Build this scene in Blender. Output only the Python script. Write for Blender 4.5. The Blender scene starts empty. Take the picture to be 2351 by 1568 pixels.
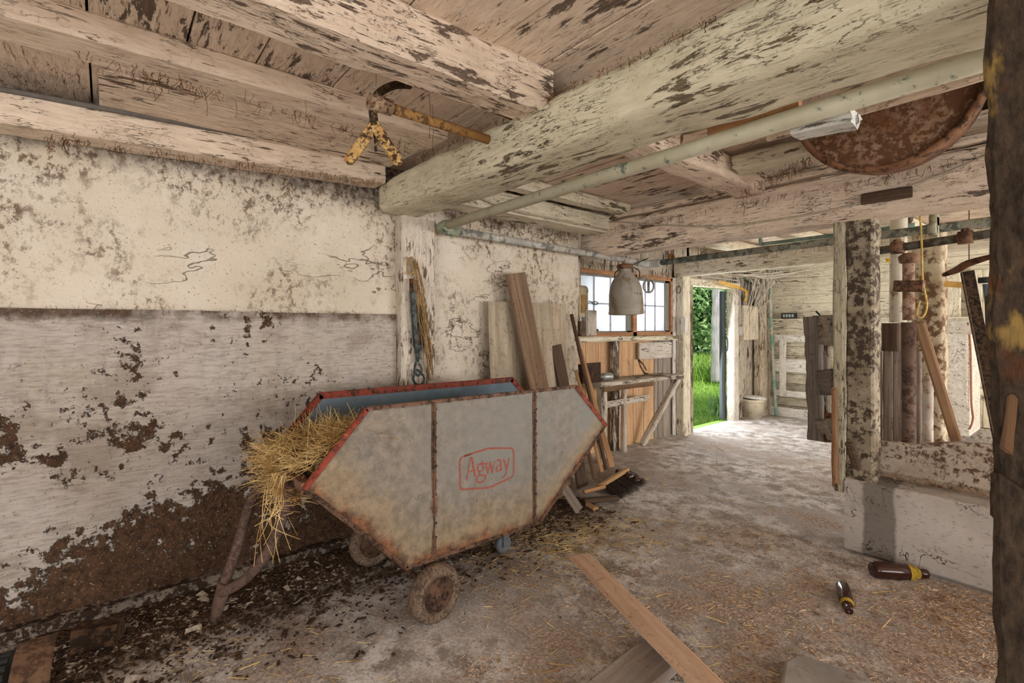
import bpy, bmesh, math, random
from mathutils import Vector, Matrix, noise
R = math.radians
rnd = random.Random(7)
S = bpy.context.scene
COL = S.collection

# ---------------------------------------------------------------- camera, world, light, exposure
CAMZ = 1.4; FPX = 1138.0; HOR = 750.0; CX = 1175.5
YAW = R(50.6)
FWD = Vector((-math.sin(YAW), math.cos(YAW), 0)); RGT = Vector((math.cos(YAW), math.sin(YAW), 0)); UPV = Vector((0, 0, 1))
CAM = Vector((0, 0, CAMZ))
cd = bpy.data.cameras.new('camera'); cam = bpy.data.objects.new('camera', cd); COL.objects.link(cam)
cam.location = CAM; cam.rotation_euler = (R(90), 0, YAW)
cd.sensor_width = 36; cd.lens = FPX / 2351 * 36; cd.shift_y = -(784 - HOR) / 2351; cd.clip_start = 0.02; cd.clip_end = 300
S.camera = cam
S.view_settings.view_transform = 'Standard'; S.view_settings.look = 'None'; S.view_settings.gamma = 1
S.view_settings.use_curve_mapping = False; S.view_settings.exposure = 0.72
S.cycles.max_bounces = 7; S.cycles.diffuse_bounces = 4; S.cycles.glossy_bounces = 2; S.cycles.use_adaptive_sampling = True; S.cycles.adaptive_threshold = 0.05; S.cycles.use_denoising = True
w = bpy.data.worlds.new('overcast_sky'); S.world = w; w.use_nodes = True
bg = w.node_tree.nodes['Background']; bg.inputs[0].default_value = (0.86, 0.93, 1.0, 1); bg.inputs[1].default_value = 0.62

def area(name, loc, aim, sx, sy, power, col):
    l = bpy.data.lights.new(name, 'AREA'); l.shape = 'RECTANGLE'; l.size = sx; l.size_y = sy; l.energy = power; l.color = col
    o = bpy.data.objects.new(name, l); COL.objects.link(o); o.location = loc
    o.rotation_euler = (Vector(aim) - Vector(loc)).to_track_quat('-Z', 'Y').to_euler()
    return o
# added area lamps boost the daylight at the unseen rear doorway and right-hand windows
area('daylight_fill_rear', (1.3, -3.3, 1.0), (-1.2, 2.0, 1.85), 3.2, 1.8, 74, (1.0, 0.955, 0.90))
area('daylight_fill_right', (4.3, 1.2, 1.2), (-2.0, 1.8, 1.9), 3.0, 1.1, 56, (1.0, 0.965, 0.92))
area('daylight_far_windows', (4.3, 6.2, 1.4), (-1.0, 6.0, 1.2), 4.0, 1.5, 190, (1.0, 0.975, 0.95))
area('daylight_side_door', (-3.80, 6.65, 1.0), (0.0, 6.2, 0.4), 0.95, 1.8, 24, (0.97, 0.98, 1.0))
area('daylight_side_window', (-3.95, 4.85, 1.67), (0.0, 4.6, 0.6), 1.5, 0.65, 11, (0.97, 0.98, 1.0))
sl = bpy.data.lights.new('hazy_sun', 'SUN'); sl.energy = 2.6; sl.angle = R(20); sl.color = (1.0, 0.95, 0.85)
so = bpy.data.objects.new('hazy_sun', sl); COL.objects.link(so); so.rotation_euler = (R(38), 0, R(60))

def ray(px, py):
    return FWD + RGT * ((px - CX) / FPX) + UPV * ((HOR - py) / FPX)
def atx(px, py, x): d = ray(px, py); return CAM + d * (x / d.x)
def aty(px, py, y): d = ray(px, py); return CAM + d * (y / d.y)
def atz(px, py, z): d = ray(px, py); return CAM + d * ((z - CAMZ) / d.z)
def atd(px, py, t): return CAM + ray(px, py) * t

# ---------------------------------------------------------------- object helpers
WM = {}
def wmat(o): return WM.get(o.name, Matrix.Identity(4))
def link(o, M, parent=None):
    COL.objects.link(o)
    if parent is not None:
        o.parent = parent; o.matrix_basis = wmat(parent).inverted() @ M
    else:
        o.matrix_basis = M
    WM[o.name] = M.copy()
def tag(o, label=None, cat=None, group=None, kind=None):
    if label: o['label'] = label
    if cat: o['category'] = cat
    if group: o['group'] = group
    if kind: o['kind'] = kind
    return o
def thing(name, loc, label, cat, group=None):
    o = bpy.data.objects.new(name, None); o.empty_display_size = 0.1
    link(o, Matrix.Translation(Vector(loc)))
    return tag(o, label, cat, group)
def frame(p0, p1, up):
    x = (Vector(p1) - Vector(p0)).normalized(); u = Vector(up)
    y = u.cross(x)
    if y.length < 1e-4: y = Vector((0, 1, 0)).cross(x)
    y.normalize(); z = x.cross(y)
    M = Matrix((x, y, z)).transposed().to_4x4(); M.translation = Vector(p0)
    return M

class MB:
    def __init__(s): s.v = []; s.f = []; s.sm = []
    def add(s, vs, fs, smooth=False):
        b = len(s.v); s.v += [Vector(p) for p in vs]
        s.f += [tuple(i + b for i in f) for f in fs]; s.sm += [smooth] * len(fs)
        return s
    def box(s, lo, hi, M=None):
        vs = [Vector((x, y, z)) for z in (lo[2], hi[2]) for y in (lo[1], hi[1]) for x in (lo[0], hi[0])]
        if M: vs = [M @ p for p in vs]
        return s.add(vs, [(0, 2, 3, 1), (4, 5, 7, 6), (0, 1, 5, 4), (2, 6, 7, 3), (0, 4, 6, 2), (1, 3, 7, 5)])
    def tube(s, pts, r, n=10, cap=True):
        pts = [Vector(p) for p in pts]; k = len(pts); rs = r if isinstance(r, (list, tuple)) else [r] * k
        t0 = (pts[1] - pts[0]).normalized(); u = t0.orthogonal().normalized(); vs = []
        for i, p in enumerate(pts):
            t = (pts[min(i + 1, k - 1)] - pts[max(i - 1, 0)]).normalized()
            u = (u - t * u.dot(t)).normalized(); b = t.cross(u)
            for j in range(n):
                a = 2 * math.pi * j / n
                vs.append(p + (u * math.cos(a) + b * math.sin(a)) * rs[i])
        fs = [(i * n + j, i * n + (j + 1) % n, (i + 1) * n + (j + 1) % n, (i + 1) * n + j) for i in range(k - 1) for j in range(n)]
        s.add(vs, fs, n > 4)
        if cap:
            b = len(s.v) - k * n
            s.f.append(tuple(b + j for j in reversed(range(n)))); s.f.append(tuple(b + (k - 1) * n + j for j in range(n))); s.sm += [False, False]
        return s
    def lathe(s, prof, c, axis=(0, 0, 1), n=28, cap=False):
        ax = Vector(axis).normalized(); u = ax.orthogonal().normalized(); v = ax.cross(u); c = Vector(c); vs = []
        for (r, h) in prof:
            for j in range(n):
                a = 2 * math.pi * j / n
                vs.append(c + ax * h + (u * math.cos(a) + v * math.sin(a)) * max(r, 1e-4))
        fs = [(i * n + j, i * n + (j + 1) % n, (i + 1) * n + (j + 1) % n, (i + 1) * n + j) for i in range(len(prof) - 1) for j in range(n)]
        return s.add(vs, fs, True)
    def prism(s, poly, d):
        n = len(poly); d = Vector(d); vs = [Vector(p) for p in poly] + [Vector(p) + d for p in poly]
        fs = [tuple(reversed(range(n))), tuple(range(n, 2 * n))] + [(i, (i + 1) % n, n + (i + 1) % n, n + i) for i in range(n)]
        return s.add(vs, fs)
    def ribbon(s, pts, ws, d, nrm):
        # flat stroke of given widths lying in the plane with normal nrm, thickness d
        pts = [Vector(p) for p in pts]; n = Vector(nrm).normalized(); k = len(pts); L = []; Rr = []
        for i, p in enumerate(pts):
            t = (pts[min(i + 1, k - 1)] - pts[max(i - 1, 0)]).normalized(); o = t.cross(n) * ws[i] / 2
            L.append(p + o); Rr.append(p - o)
        vs = []
        for a, b in zip(L, Rr): vs += [a, b, a + n * d, b + n * d]
        fs = []
        for i in range(k - 1):
            q = 4 * i; r_ = q + 4
            fs += [(q + 2, q + 3, r_ + 3, r_ + 2), (q, r_, r_ + 1, q + 1), (q, q + 2, r_ + 2, r_), (q + 1, r_ + 1, r_ + 3, q + 3)]
        return s.add(vs, fs)
    def hewn(s, p0, p1, w_, h_, up=(0, 0, 1), seg=None, amp=0.004, ch=0.012, round_=False, w2=None, h2=None, freq=5, bow=0.0, seed=0, lap=3, jag=0):
        M = frame(p0, p1, up); L = (Vector(p1) - Vector(p0)).length
        if seg is None: seg = max(2, min(60, int(L / 0.07)))
        w2 = w2 or w_; h2 = h2 or h_; prof = []
        if round_:
            e = 2.0 / (round_ if round_ is not True else 2.6)
            for j in range(28):
                a = 2 * math.pi * j / 28 + 0.11; c, sn = math.cos(a), math.sin(a)
                prof.append((math.copysign(abs(c) ** e, c) / 2, math.copysign(abs(sn) ** e, sn) / 2, True))
        else:
            cw = min(ch, w_ * .3) / w_; chh = min(ch, h_ * .3) / h_
            cor = [(.5, -.5 + chh), (.5, .5 - chh), (.5 - cw, .5), (-.5 + cw, .5), (-.5, .5 - chh), (-.5, -.5 + chh), (-.5 + cw, -.5), (.5 - cw, -.5)]
            for i in range(8):
                a, b = cor[i], cor[(i + 1) % 8]; kk = lap if i % 2 == 0 else 1
                for q in range(kk): prof.append((a[0] + (b[0] - a[0]) * q / kk, a[1] + (b[1] - a[1]) * q / kk, False))
        n = len(prof); vs = []; so_ = Vector((seed * 3.7, seed * 1.3, seed * 2.1))
        for i in range(seg + 1):
            f = i / seg; ww = w_ + (w2 - w_) * f; hh = h_ + (h2 - h_) * f; bz = bow * math.sin(math.pi * f)
            for (a, b, r_) in prof:
                q = Vector((L * f, a * ww, b * hh + bz)); g = M @ q
                nv = noise.noise_vector(g * freq + so_) * amp + noise.noise_vector(g * freq * 4 + so_) * amp * .35
                rad = Vector((0, a, b)).normalized(); dd = nv.x * rad + Vector((0, nv.y, nv.z)) * .3
                if jag and i in (0, seg): dd = dd + Vector((noise.noise(g * 30 + so_) * jag, 0, 0))
                vs.append(M @ (q + dd))
        fs = [(i * n + j, (i + 1) * n + j, (i + 1) * n + (j + 1) % n, i * n + (j + 1) % n)[::-1] for i in range(seg) for j in range(n)]
        s.add(vs, fs, bool(round_))
        b = len(s.v) - (seg + 1) * n
        s.f.append(tuple(b + j for j in reversed(range(n)))); s.f.append(tuple(b + seg * n + j for j in range(n))); s.sm += [False, False]
        return s
    def grid(s, fn, nu, nv, smooth=True):
        vs = [fn(i / nu, j / nv) for j in range(nv + 1) for i in range(nu + 1)]; m = nu + 1
        return s.add(vs, [(j * m + i, j * m + i + 1, (j + 1) * m + i + 1, (j + 1) * m + i) for j in range(nv) for i in range(nu)], smooth)
    def build(s, name, mat, parent=None, M=None, origin=None):
        if M is None:
            if origin is None:
                if parent is not None: origin = wmat(parent).translation
                else:
                    n = len(s.v); origin = (sum(v.x for v in s.v) / n, sum(v.y for v in s.v) / n, min(v.z for v in s.v))
            M = Matrix.Translation(Vector(origin))
        Mi = M.inverted(); me = bpy.data.meshes.new(name)
        me.from_pydata([tuple(Mi @ v) for v in s.v], [], s.f)
        me.polygons.foreach_set('use_smooth', s.sm); me.materials.append(mat); me.update()
        o = bpy.data.objects.new(name, me); link(o, M, parent)
        return o

REV = {}
def along(mat):
    # hewn pieces carry their length on local X, so take the variant of the wood whose grain runs that way
    if mat.name in REV and REV[mat.name][1][1] != 'X':
        f, k = REV[mat.name]; return painted('X', *k[2:]) if f == 'p' else bare('X', k[2], k[3], k[4], .8, k[5])
    return mat
def hewn(name, p0, p1, w_, h_, mat, up=(0, 0, 1), parent=None, **k):
    mat = along(mat)
    return MB().hewn(p0, p1, w_, h_, up, **k).build(name, mat, parent, M=frame(p0, p1, up))
def tube(name, pts, r, mat, parent=None, n=12):
    return MB().tube(pts, r, n).build(name, mat, parent)
def curve(pts, per=6, closed=False):
    P = [Vector(p) for p in pts]; n = len(P); out = []
    rng = n if closed else n - 1
    for i in range(rng):
        if closed: a, b, c, d = P[(i - 1) % n], P[i], P[(i + 1) % n], P[(i + 2) % n]
        else: a, b, c, d = P[max(i - 1, 0)], P[i], P[i + 1], P[min(i + 2, n - 1)]
        for q in range(per):
            t = q / per
            out.append(.5 * ((2 * b) + (c - a) * t + (2 * a - 5 * b + 4 * c - d) * t * t + (3 * b - a - 3 * c + d) * t ** 3))
    out.append(P[0] if closed else P[-1])
    return out

# ---------------------------------------------------------------- materials
def lin(c): return tuple(((x / 255) / 12.92 if x / 255 <= .04045 else ((x / 255 + .055) / 1.055) ** 2.4) for x in c) + (1,)
class Mt:
    def __init__(s, name, rough=.85, metal=0):
        s.m = bpy.data.materials.new(name); s.m.use_nodes = True; s.t = s.m.node_tree; s.N = s.t.nodes
        s.b = s.N['Principled BSDF']; s.b.inputs['Roughness'].default_value = rough; s.b.inputs['Metallic'].default_value = metal
        s.b.inputs['Specular IOR Level'].default_value = .25
        tc = s.N.new('ShaderNodeTexCoord'); oi = s.N.new('ShaderNodeObjectInfo')
        a = s.N.new('ShaderNodeVectorMath'); a.operation = 'MULTIPLY_ADD'
        s.L(tc.outputs['Object'], a.inputs[0]); a.inputs[1].default_value = (1, 1, 1)
        r_ = s.N.new('ShaderNodeVectorMath'); r_.operation = 'SCALE'; r_.inputs[0].default_value = (17.3, 9.1, 23.7); s.L(oi.outputs['Random'], r_.inputs['Scale'])
        s.L(r_.outputs[0], a.inputs[2]); s.co = a.outputs[0]; s.obj = tc.outputs['Object']; s.rand = oi.outputs['Random']
    def L(s, a, b): s.t.links.new(a, b)
    def map(s, sc, src=None):
        n = s.N.new('ShaderNodeVectorMath'); n.operation = 'MULTIPLY'; s.L(src or s.co, n.inputs[0]); n.inputs[1].default_value = sc
        return n.outputs[0]
    def noise(s, scale, vec=None, det=6, rough=.6, dist=0):
        n = s.N.new('ShaderNodeTexNoise'); s.L(vec or s.co, n.inputs['Vector']); n.inputs['Scale'].default_value = scale
        n.inputs['Detail'].default_value = det; n.inputs['Roughness'].default_value = rough; n.inputs['Distortion'].default_value = dist
        return n.outputs['Fac']
    def voro(s, scale, vec=None, feat='DISTANCE_TO_EDGE'):
        n = s.N.new('ShaderNodeTexVoronoi'); n.feature = feat; s.L(vec or s.co, n.inputs['Vector']); n.inputs['Scale'].default_value = scale
        return n.outputs['Distance']
    def step(s, v, lo, hi, a=0.0, b=1.0):
        n = s.N.new('ShaderNodeMapRange'); s.L(v, n.inputs[0]); n.inputs[1].default_value = lo; n.inputs[2].default_value = hi
        n.inputs[3].default_value = a; n.inputs[4].default_value = b
        return n.outputs[0]
    def math(s, op, a, b=None, clamp=False):
        n = s.N.new('ShaderNodeMath'); n.operation = op; n.use_clamp = clamp
        for i, q in enumerate((a, b)):
            if q is None: continue
            if isinstance(q, (int, float)): n.inputs[i].default_value = q
            else: s.L(q, n.inputs[i])
        return n.outputs[0]
    def mix(s, f, a, b):
        n = s.N.new('ShaderNodeMix'); n.data_type = 'RGBA'
        if isinstance(f, (int, float)): n.inputs[0].default_value = f
        else: s.L(f, n.inputs[0])
        for i, q in ((6, a), (7, b)):
            if isinstance(q, tuple): n.inputs[i].default_value = lin(q) if max(q) > 1.001 or len(q) == 3 else q
            else: s.L(q, n.inputs[i])
        return n.outputs[2]
    def sep(s, axis):
        n = s.N.new('ShaderNodeSeparateXYZ'); s.L(s.obj, n.inputs[0]); return n.outputs[axis]
    def out(s, col, bump=None, dist=.004, strength=1.0, rough=None):
        s.L(col, s.b.inputs['Base Color']) if not isinstance(col, tuple) else setattr(s.b.inputs['Base Color'], 'default_value', lin(col))
        if bump is not None:
            n = s.N.new('ShaderNodeBump'); n.inputs['Strength'].default_value = strength; n.inputs['Distance'].default_value = dist
            s.L(bump, n.inputs['Height']); s.L(n.outputs[0], s.b.inputs['Normal'])
        if rough is not None: s.L(rough, s.b.inputs['Roughness'])
        return s.m
CACHE = {}
def G(axis, a, b): return {'X': (a, b, b), 'Y': (b, a, b), 'Z': (b, b, a)}[axis]
def painted(axis='X', paint=(214, 199, 176), paint2=(186, 170, 146), wood=(112, 88, 68), wear=.40, dirt=.5, crack=1.0):
    """old whitewash flaking off weathered wood, grain along axis"""
    k = ('p', axis, paint, paint2, wood, wear, dirt, crack)
    if k in CACHE: return CACHE[k]
    m = Mt('flaking_whitewash_on_wood')
    g = m.map(G(axis, 3.2, 15)); low = m.noise(1.5, det=3, rough=.5); mid = m.noise(5, m.map(G(axis, 1, 2.2)), 4)
    pn = m.noise(1.5, g, 6, .72, .2)
    k1 = m.math('ADD', pn, m.math('MULTIPLY', m.math('SUBTRACT', low, .5), .55)); k1 = m.math('ADD', k1, m.math('MULTIPLY', m.math('SUBTRACT', mid, .5), .35))
    peel = m.step(k1, wear - .045, wear - .025, 1, 0)
    edge = m.step(k1, wear - .025, wear + .02, 1, 0)
    def ridge(vec, scale, eps, dist=.15, det=4):
        n = m.noise(scale, vec, det, .55, dist)
        return m.step(m.math('ABSOLUTE', m.math('SUBTRACT', n, .5)), eps * .3, eps, 1, 0)
    cr1 = m.math('MULTIPLY', ridge(m.map(G(axis, 2.6, 15)), 1.2, .006), m.step(m.noise(2.4, det=3), .52, .62), True)
    cr2 = m.math('MULTIPLY', ridge(m.map(G(axis, 6, 40)), 1.3, .012, .1), m.step(m.noise(3.4, det=3), .53, .62), True)
    ck = m.math('MULTIPLY', m.step(m.noise(1.0, m.map(G(axis, 7, 95)), 4, .6), .34, .38, 1, 0), m.step(m.noise(4, det=3), .42, .58), True)
    cr = m.math('MULTIPLY', m.math('MAXIMUM', m.math('MAXIMUM', cr1, cr2), ck), crack * .85, True)
    sp = m.step(m.noise(55, det=5, rough=.78), .57, .64); spm = m.step(mid, .46, .60)
    dt = m.math('MULTIPLY', m.math('MULTIPLY', sp, spm), dirt * 1.5, True)
    c = m.mix(m.step(m.noise(3.0, g, 4), .3, .7), paint2, paint)
    c = m.mix(m.step(mid, .48, .75, 0, .30), c, tuple(int(x * .80) for x in paint2))
    c = m.mix(m.math('MULTIPLY', edge, .35), c, tuple(int(x * .72) for x in paint2))
    wv = m.mix(m.step(m.noise(2, m.map(G(axis, 3, 50)), 4), .35, .65), tuple(int(x * .6) for x in wood), wood)
    c = m.mix(m.math('MULTIPLY', peel, .88), c, wv)
    c = m.mix(cr, c, (72, 54, 42)); c = m.mix(dt, c, (92, 64, 46))
    h = m.math('SUBTRACT', m.math('MULTIPLY', m.math('SUBTRACT', 1, peel), .6), m.math('MULTIPLY', cr, .9))
    h = m.math('ADD', h, m.math('MULTIPLY', pn, .9))
    CACHE[k] = m.out(c, h, .009, 1.0); REV[m.m.name] = ('p', k); return CACHE[k]
def bare(axis='X', c1=(128, 112, 98), c2=(88, 74, 62), dirt=.4, rough=.8, grain=60):
    k = ('b', axis, c1, c2, dirt, grain)
    if k in CACHE: return CACHE[k]
    m = Mt('weathered_bare_wood', rough)
    g = m.noise(1.2, m.map(G(axis, 1.6, grain)), 7, .65, .2); b = m.noise(1.5, m.map(G(axis, 1, 8)), 4)
    c = m.mix(m.step(g, .35, .65), c2, c1); c = m.mix(m.step(b, .4, .7, 0, .5), c, tuple(int(x * .72) for x in c1))
    dt = m.math('MULTIPLY', m.step(m.noise(30, det=7, rough=.75), .56, .66), dirt, True)
    c = m.mix(dt, c, (66, 44, 30))
    CACHE[k] = m.out(c, g, .003, .8); REV[m.m.name] = ('b', k); return CACHE[k]
def mottled(base=(150, 135, 115), spots=(58, 44, 32), scale=14, thr=.5, mid=None, rough=.85, metal=0, bump=.005, sc=(1, 1, 1)):
    k = ('m', base, spots, scale, thr, mid, metal, sc)
    if k in CACHE: return CACHE[k]
    m = Mt('mottled_surface', rough, metal)
    v = m.map(sc); n1 = m.noise(scale * 1.6, v, 5, .74); n2 = m.noise(scale * .25, v, 4)
    s_ = m.step(m.math('ADD', n1, m.math('MULTIPLY', m.math('SUBTRACT', n2, .5), .4)), thr - .04, thr + .05)
    c = base
    c = m.mix(m.step(m.noise(scale * .5, v, 5), .35, .65), mid or tuple(int(x * .8) for x in base), base)
    c = m.mix(s_, c, spots)
    CACHE[k] = m.out(c, n1, bump, .8); return CACHE[k]
def rusty(c1=(116, 82, 62), c2=(70, 52, 42), c3=(140, 106, 80), scale=9): return mottled(c1, c2, scale, .52, c3, .75, .1, .003)
def plain(name, c, rough=.6, metal=0):
    k = ('c', name)
    if k in CACHE: return CACHE[k]
    m = Mt(name, rough, metal); n = m.noise(20, det=5)
    CACHE[k] = m.out(m.mix(m.step(n, .4, .7, 0, .45), c, tuple(int(x * .6) for x in c)), n, .001, .4); return CACHE[k]

WX, WY, WZ = (painted(a) for a in 'XYZ')
CREAM = dict(paint=(224, 217, 192), paint2=(202, 194, 166), wood=(124, 104, 76), wear=.37, dirt=.45)
PINK = dict(paint=(240, 222, 202), paint2=(216, 194, 172), wood=(104, 84, 72), wear=.42, dirt=.5)
PALE = dict(paint=(236, 228, 206), paint2=(212, 200, 174), wood=(126, 106, 80), wear=.38, dirt=.35)
RUST = rusty(); DRUST = rusty((92, 58, 40), (50, 34, 26), (112, 76, 52), 14)
GALV = mottled((150, 152, 146), (98, 92, 82), 10, .56, (128, 128, 120), .55, .25, .002)
PIPE = mottled((196, 192, 170), (96, 112, 104), 9, .60, (176, 170, 146), .6, 0, .003)
# ================================================================= THE SETTING
XW = -3.18          # face of the stone foundation wall
XS = -3.66          # face of the timber wall with window and door
YF = 8.4            # far wall
ZC = 2.50           # underside of the ceiling boards

def mat_plaster():
    m = Mt('limewashed_rubble_plaster', .9)
    low = m.noise(1.1, det=4); n = m.noise(3, det=8, rough=.7)
    z = m.sep(2)
    c = m.mix(m.step(low, .35, .65), (222, 210, 193), (204, 191, 171))
    c = m.mix(m.step(n, .5, .75, 0, .6), c, (232, 226, 214))
    grime = m.noise(24, m.map((1, 1, .8)), 8, .78); gm = m.noise(2.2, det=5)
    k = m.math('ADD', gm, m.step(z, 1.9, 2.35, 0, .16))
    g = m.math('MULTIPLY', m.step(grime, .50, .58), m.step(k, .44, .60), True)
    g2 = m.math('MULTIPLY', m.step(m.noise(70, det=4), .62, .68), .7)
    def ridge(vec, scale, eps, dist=.1, det=5):
        n_ = m.noise(scale, vec, det, .6, dist)
        return m.step(m.math('ABSOLUTE', m.math('SUBTRACT', n_, .5)), eps * .3, eps, 1, 0)
    crack = m.math('MULTIPLY', ridge(m.map((1, .6, 1.6)), 1.2, .0035), m.step(m.noise(1.7, det=2), .50, .58))
    crack2 = m.math('MULTIPLY', ridge(m.map((1, 1.2, 3)), 3, .008), m.step(m.noise(2.1, m.map((1.3, 1.3, 1.3)), 3), .56, .64))
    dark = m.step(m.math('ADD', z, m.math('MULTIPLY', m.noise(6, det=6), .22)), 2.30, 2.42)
    c = m.mix(m.math('MULTIPLY', g, .85), c, (92, 68, 50)); c = m.mix(g2, c, (128, 104, 82))
    c = m.mix(m.math('MULTIPLY', m.math('MAXIMUM', crack, m.math('MULTIPLY', crack2, .3)), .7), c, (74, 54, 38))
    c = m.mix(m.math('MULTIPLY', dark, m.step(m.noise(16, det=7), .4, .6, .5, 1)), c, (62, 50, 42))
    h = m.math('ADD', m.math('MULTIPLY', n, 1.0), m.math('MULTIPLY', m.noise(26, det=6), .6))
    h = m.math('SUBTRACT', h, m.math('MULTIPLY', crack, .3))
    return m.out(c, h, .018, 1.0)
def mat_wainscot():
    m = Mt('brushed_limewash_over_concrete_with_dung', .92)
    z = m.sep(2)
    ln = m.noise(4, m.map((6, 3.0, 22)), 6, .78); big = m.noise(1.3, det=4)
    c = m.mix(m.step(big, .35, .65), (206, 197, 190), (192, 180, 166))
    c = m.mix(m.step(ln, .38, .54, .5, 0), c, (126, 113, 103))
    c = m.mix(m.math('MULTIPLY', m.step(m.noise(3.1, m.map((1, 1, 1.4)), 6, .7), .50, .62), .5), c, (138, 122, 106))
    c = m.mix(m.step(m.noise(9, m.map((1, 2.4, .35)), 4), .55, .75, 0, .35), c, (136, 132, 132))
    c = m.mix(m.math('MULTIPLY', m.step(m.noise(38, det=7, rough=.78), .58, .66), .75), c, (82, 60, 44))
    mn = m.noise(2.1, det=6, rough=.62, dist=.3); fine = m.noise(18, det=7, rough=.7)
    k = m.math('ADD', mn, m.math('MULTIPLY', m.math('SUBTRACT', fine, .5), .75))
    thr = m.math('ADD', m.step(z, 0.0, 1.1, .425, .645), m.step(z, 0, .22, -.14, 0))
    k2 = m.math('SUBTRACT', k, thr)
    mud = m.step(k2, -.015, .02)
    strip = m.math('MULTIPLY', m.step(m.math('ADD', z, m.math('MULTIPLY', fine, .10)), 1.475, 1.51), m.step(m.noise(5, det=4), .35, .55))
    mud = m.math('MAXIMUM', mud, m.math('MULTIPLY', strip, .85))
    mc = m.mix(m.step(m.noise(34, det=8, rough=.75), .35, .65), (58, 42, 32), (118, 88, 66))
    mc = m.mix(m.step(m.noise(110, det=2), .66, .70), mc, (206, 182, 150))
    c = m.mix(mud, c, mc)
    h = m.math('ADD', m.math('MULTIPLY', ln, .45), m.math('MULTIPLY', m.math('MULTIPLY', mud, m.noise(40, det=6)), 2.2))
    return m.out(c, h, .014, 1.0)
def mat_floor():
    m = Mt('limed_concrete_floor_with_trodden_chaff', .93)
    x = m.sep(0); y = m.sep(1)
    big = m.noise(1.5, det=8, rough=.62); n = m.noise(7, det=8, rough=.72); f = m.noise(60, None, 4, .75)
    base = m.mix(m.step(m.math('ADD', m.math('MULTIPLY', n, .7), m.math('MULTIPLY', f, .3)), .44, .55), (150, 140, 132), (232, 228, 226))
    base = m.mix(m.step(big, .42, .60, 0, .7), base, (182, 174, 168))
    # limed pale patches stay near the doorway, worn chaff lies toward the near side
    near = m.step(y, 2.2, 5.6, 1, 0)
    right = m.math('MULTIPLY', m.step(x, -1.9, -.5, 0, 1), m.step(y, 1.6, 3.4, 1, .55))
    wallside = m.step(x, -3.0, -2.0, 1, 0)
    wallside = m.math('MULTIPLY', wallside, m.step(y, 2.8, 4.5, 1, .1))
    k = m.math('ADD', m.math('MULTIPLY', near, .045), m.math('ADD', m.math('MULTIPLY', right, .08), m.math('MULTIPLY', wallside, .15)))
    v = m.math('ADD', m.math('ADD', m.math('MULTIPLY', big, .6), m.math('MULTIPLY', n, .4)), k)
    ch = m.step(v, .565, .64)
    chc = m.mix(m.step(f, .4, .6), (118, 96, 80), (204, 178, 156))
    chc = m.mix(m.math('MULTIPLY', wallside, .75), chc, m.mix(m.step(f, .4, .62), (58, 46, 38), (124, 106, 90)))
    c = m.mix(m.math('MULTIPLY', ch, .72), base, chc)
    c = m.mix(m.math('MULTIPLY', m.step(m.noise(90, None, 3, .7), .60, .66), .6), c, (78, 54, 40))
    c = m.mix(m.step(m.noise(120, det=2), .70, .73), c, (236, 232, 226))
    cr = m.math('MULTIPLY', m.math('MULTIPLY', m.step(m.math('ABSOLUTE', m.math('SUBTRACT', m.noise(.9, det=4, dist=.8), .5)), .0005, .002, 1, 0), m.step(m.noise(.8, det=2), .5, .55)), .7)
    c = m.mix(cr, c, (80, 64, 54))
    h = m.math('ADD', m.math('MULTIPLY', n, .5), m.math('MULTIPLY', f, .45))
    return m.out(c, m.math('ADD', h, m.math('MULTIPLY', ch, .2)), .010, 1.0)
PLASTER = mat_plaster(); WAINS = mat_wainscot(); FLOORM = mat_floor()

# floor
def floorz(x, y): return noise.noise(Vector((x * .9, y * .9, 0))) * .008
m = MB().grid(lambda u, v: Vector((XS + u * (5.0 - XS), -4 + v * (YF + 4), floorz(XS + u * 8.6, -4 + v * 12.4))), 90, 120)
m.box((XS, -4, -.2), (5.0, YF, -.02))
tag(m.build('floor', FLOORM, origin=(0, 0, 0)), kind='structure')
# stone foundation wall with its smooth limewashed dado
def wallpt(u, v):
    y = -4 + u * (3.42 + 4); z = v * 2.52; p = Vector((0, y * 2.2, z * 2.6))
    d = noise.noise(p) * .018 + noise.noise(p * 3.1) * .009
    return Vector((XW + d - .01, y, z))
m = MB().grid(wallpt, 200, 70)
m.box((XS - .1, -4, 0), (XW - .045, 3.40, 2.52))
wl = tag(m.build('wall_left', PLASTER, origin=(0, 0, 0)), kind='structure')
def wainpt(u, v):
    y = -4 + u * 5.56; z = v * 1.485 + noise.noise(Vector((y * 1.7, 0, 3))) * .006 * v
    rag = noise.noise(Vector((0, y * 4, z * 4)))
    return Vector((XW + .020 + rag * .003 + .010 * max(0, noise.noise(Vector((5, y * 6, z * 6)))) * max(0, 1 - z * 1.5), y, z))
m = MB().grid(wainpt, 150, 40); m.box((XW - .03, -4, 0), (XW + .017, 1.555, 1.482))
m.build('concrete_dado', WAINS, wl, origin=(0, 0, 0))
# rubble footing ledge at the base of the wall
m = MB().hewn((XW + .03, -4, .015), (XW + .03, 2.9, .015), .14, .07, seg=110, amp=.016, ch=.02, seed=4)
tag(m.build('trim_1', mottled((150, 138, 126), (54, 42, 34), 16, .47), origin=(0, 0, 0)), kind='structure')

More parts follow.
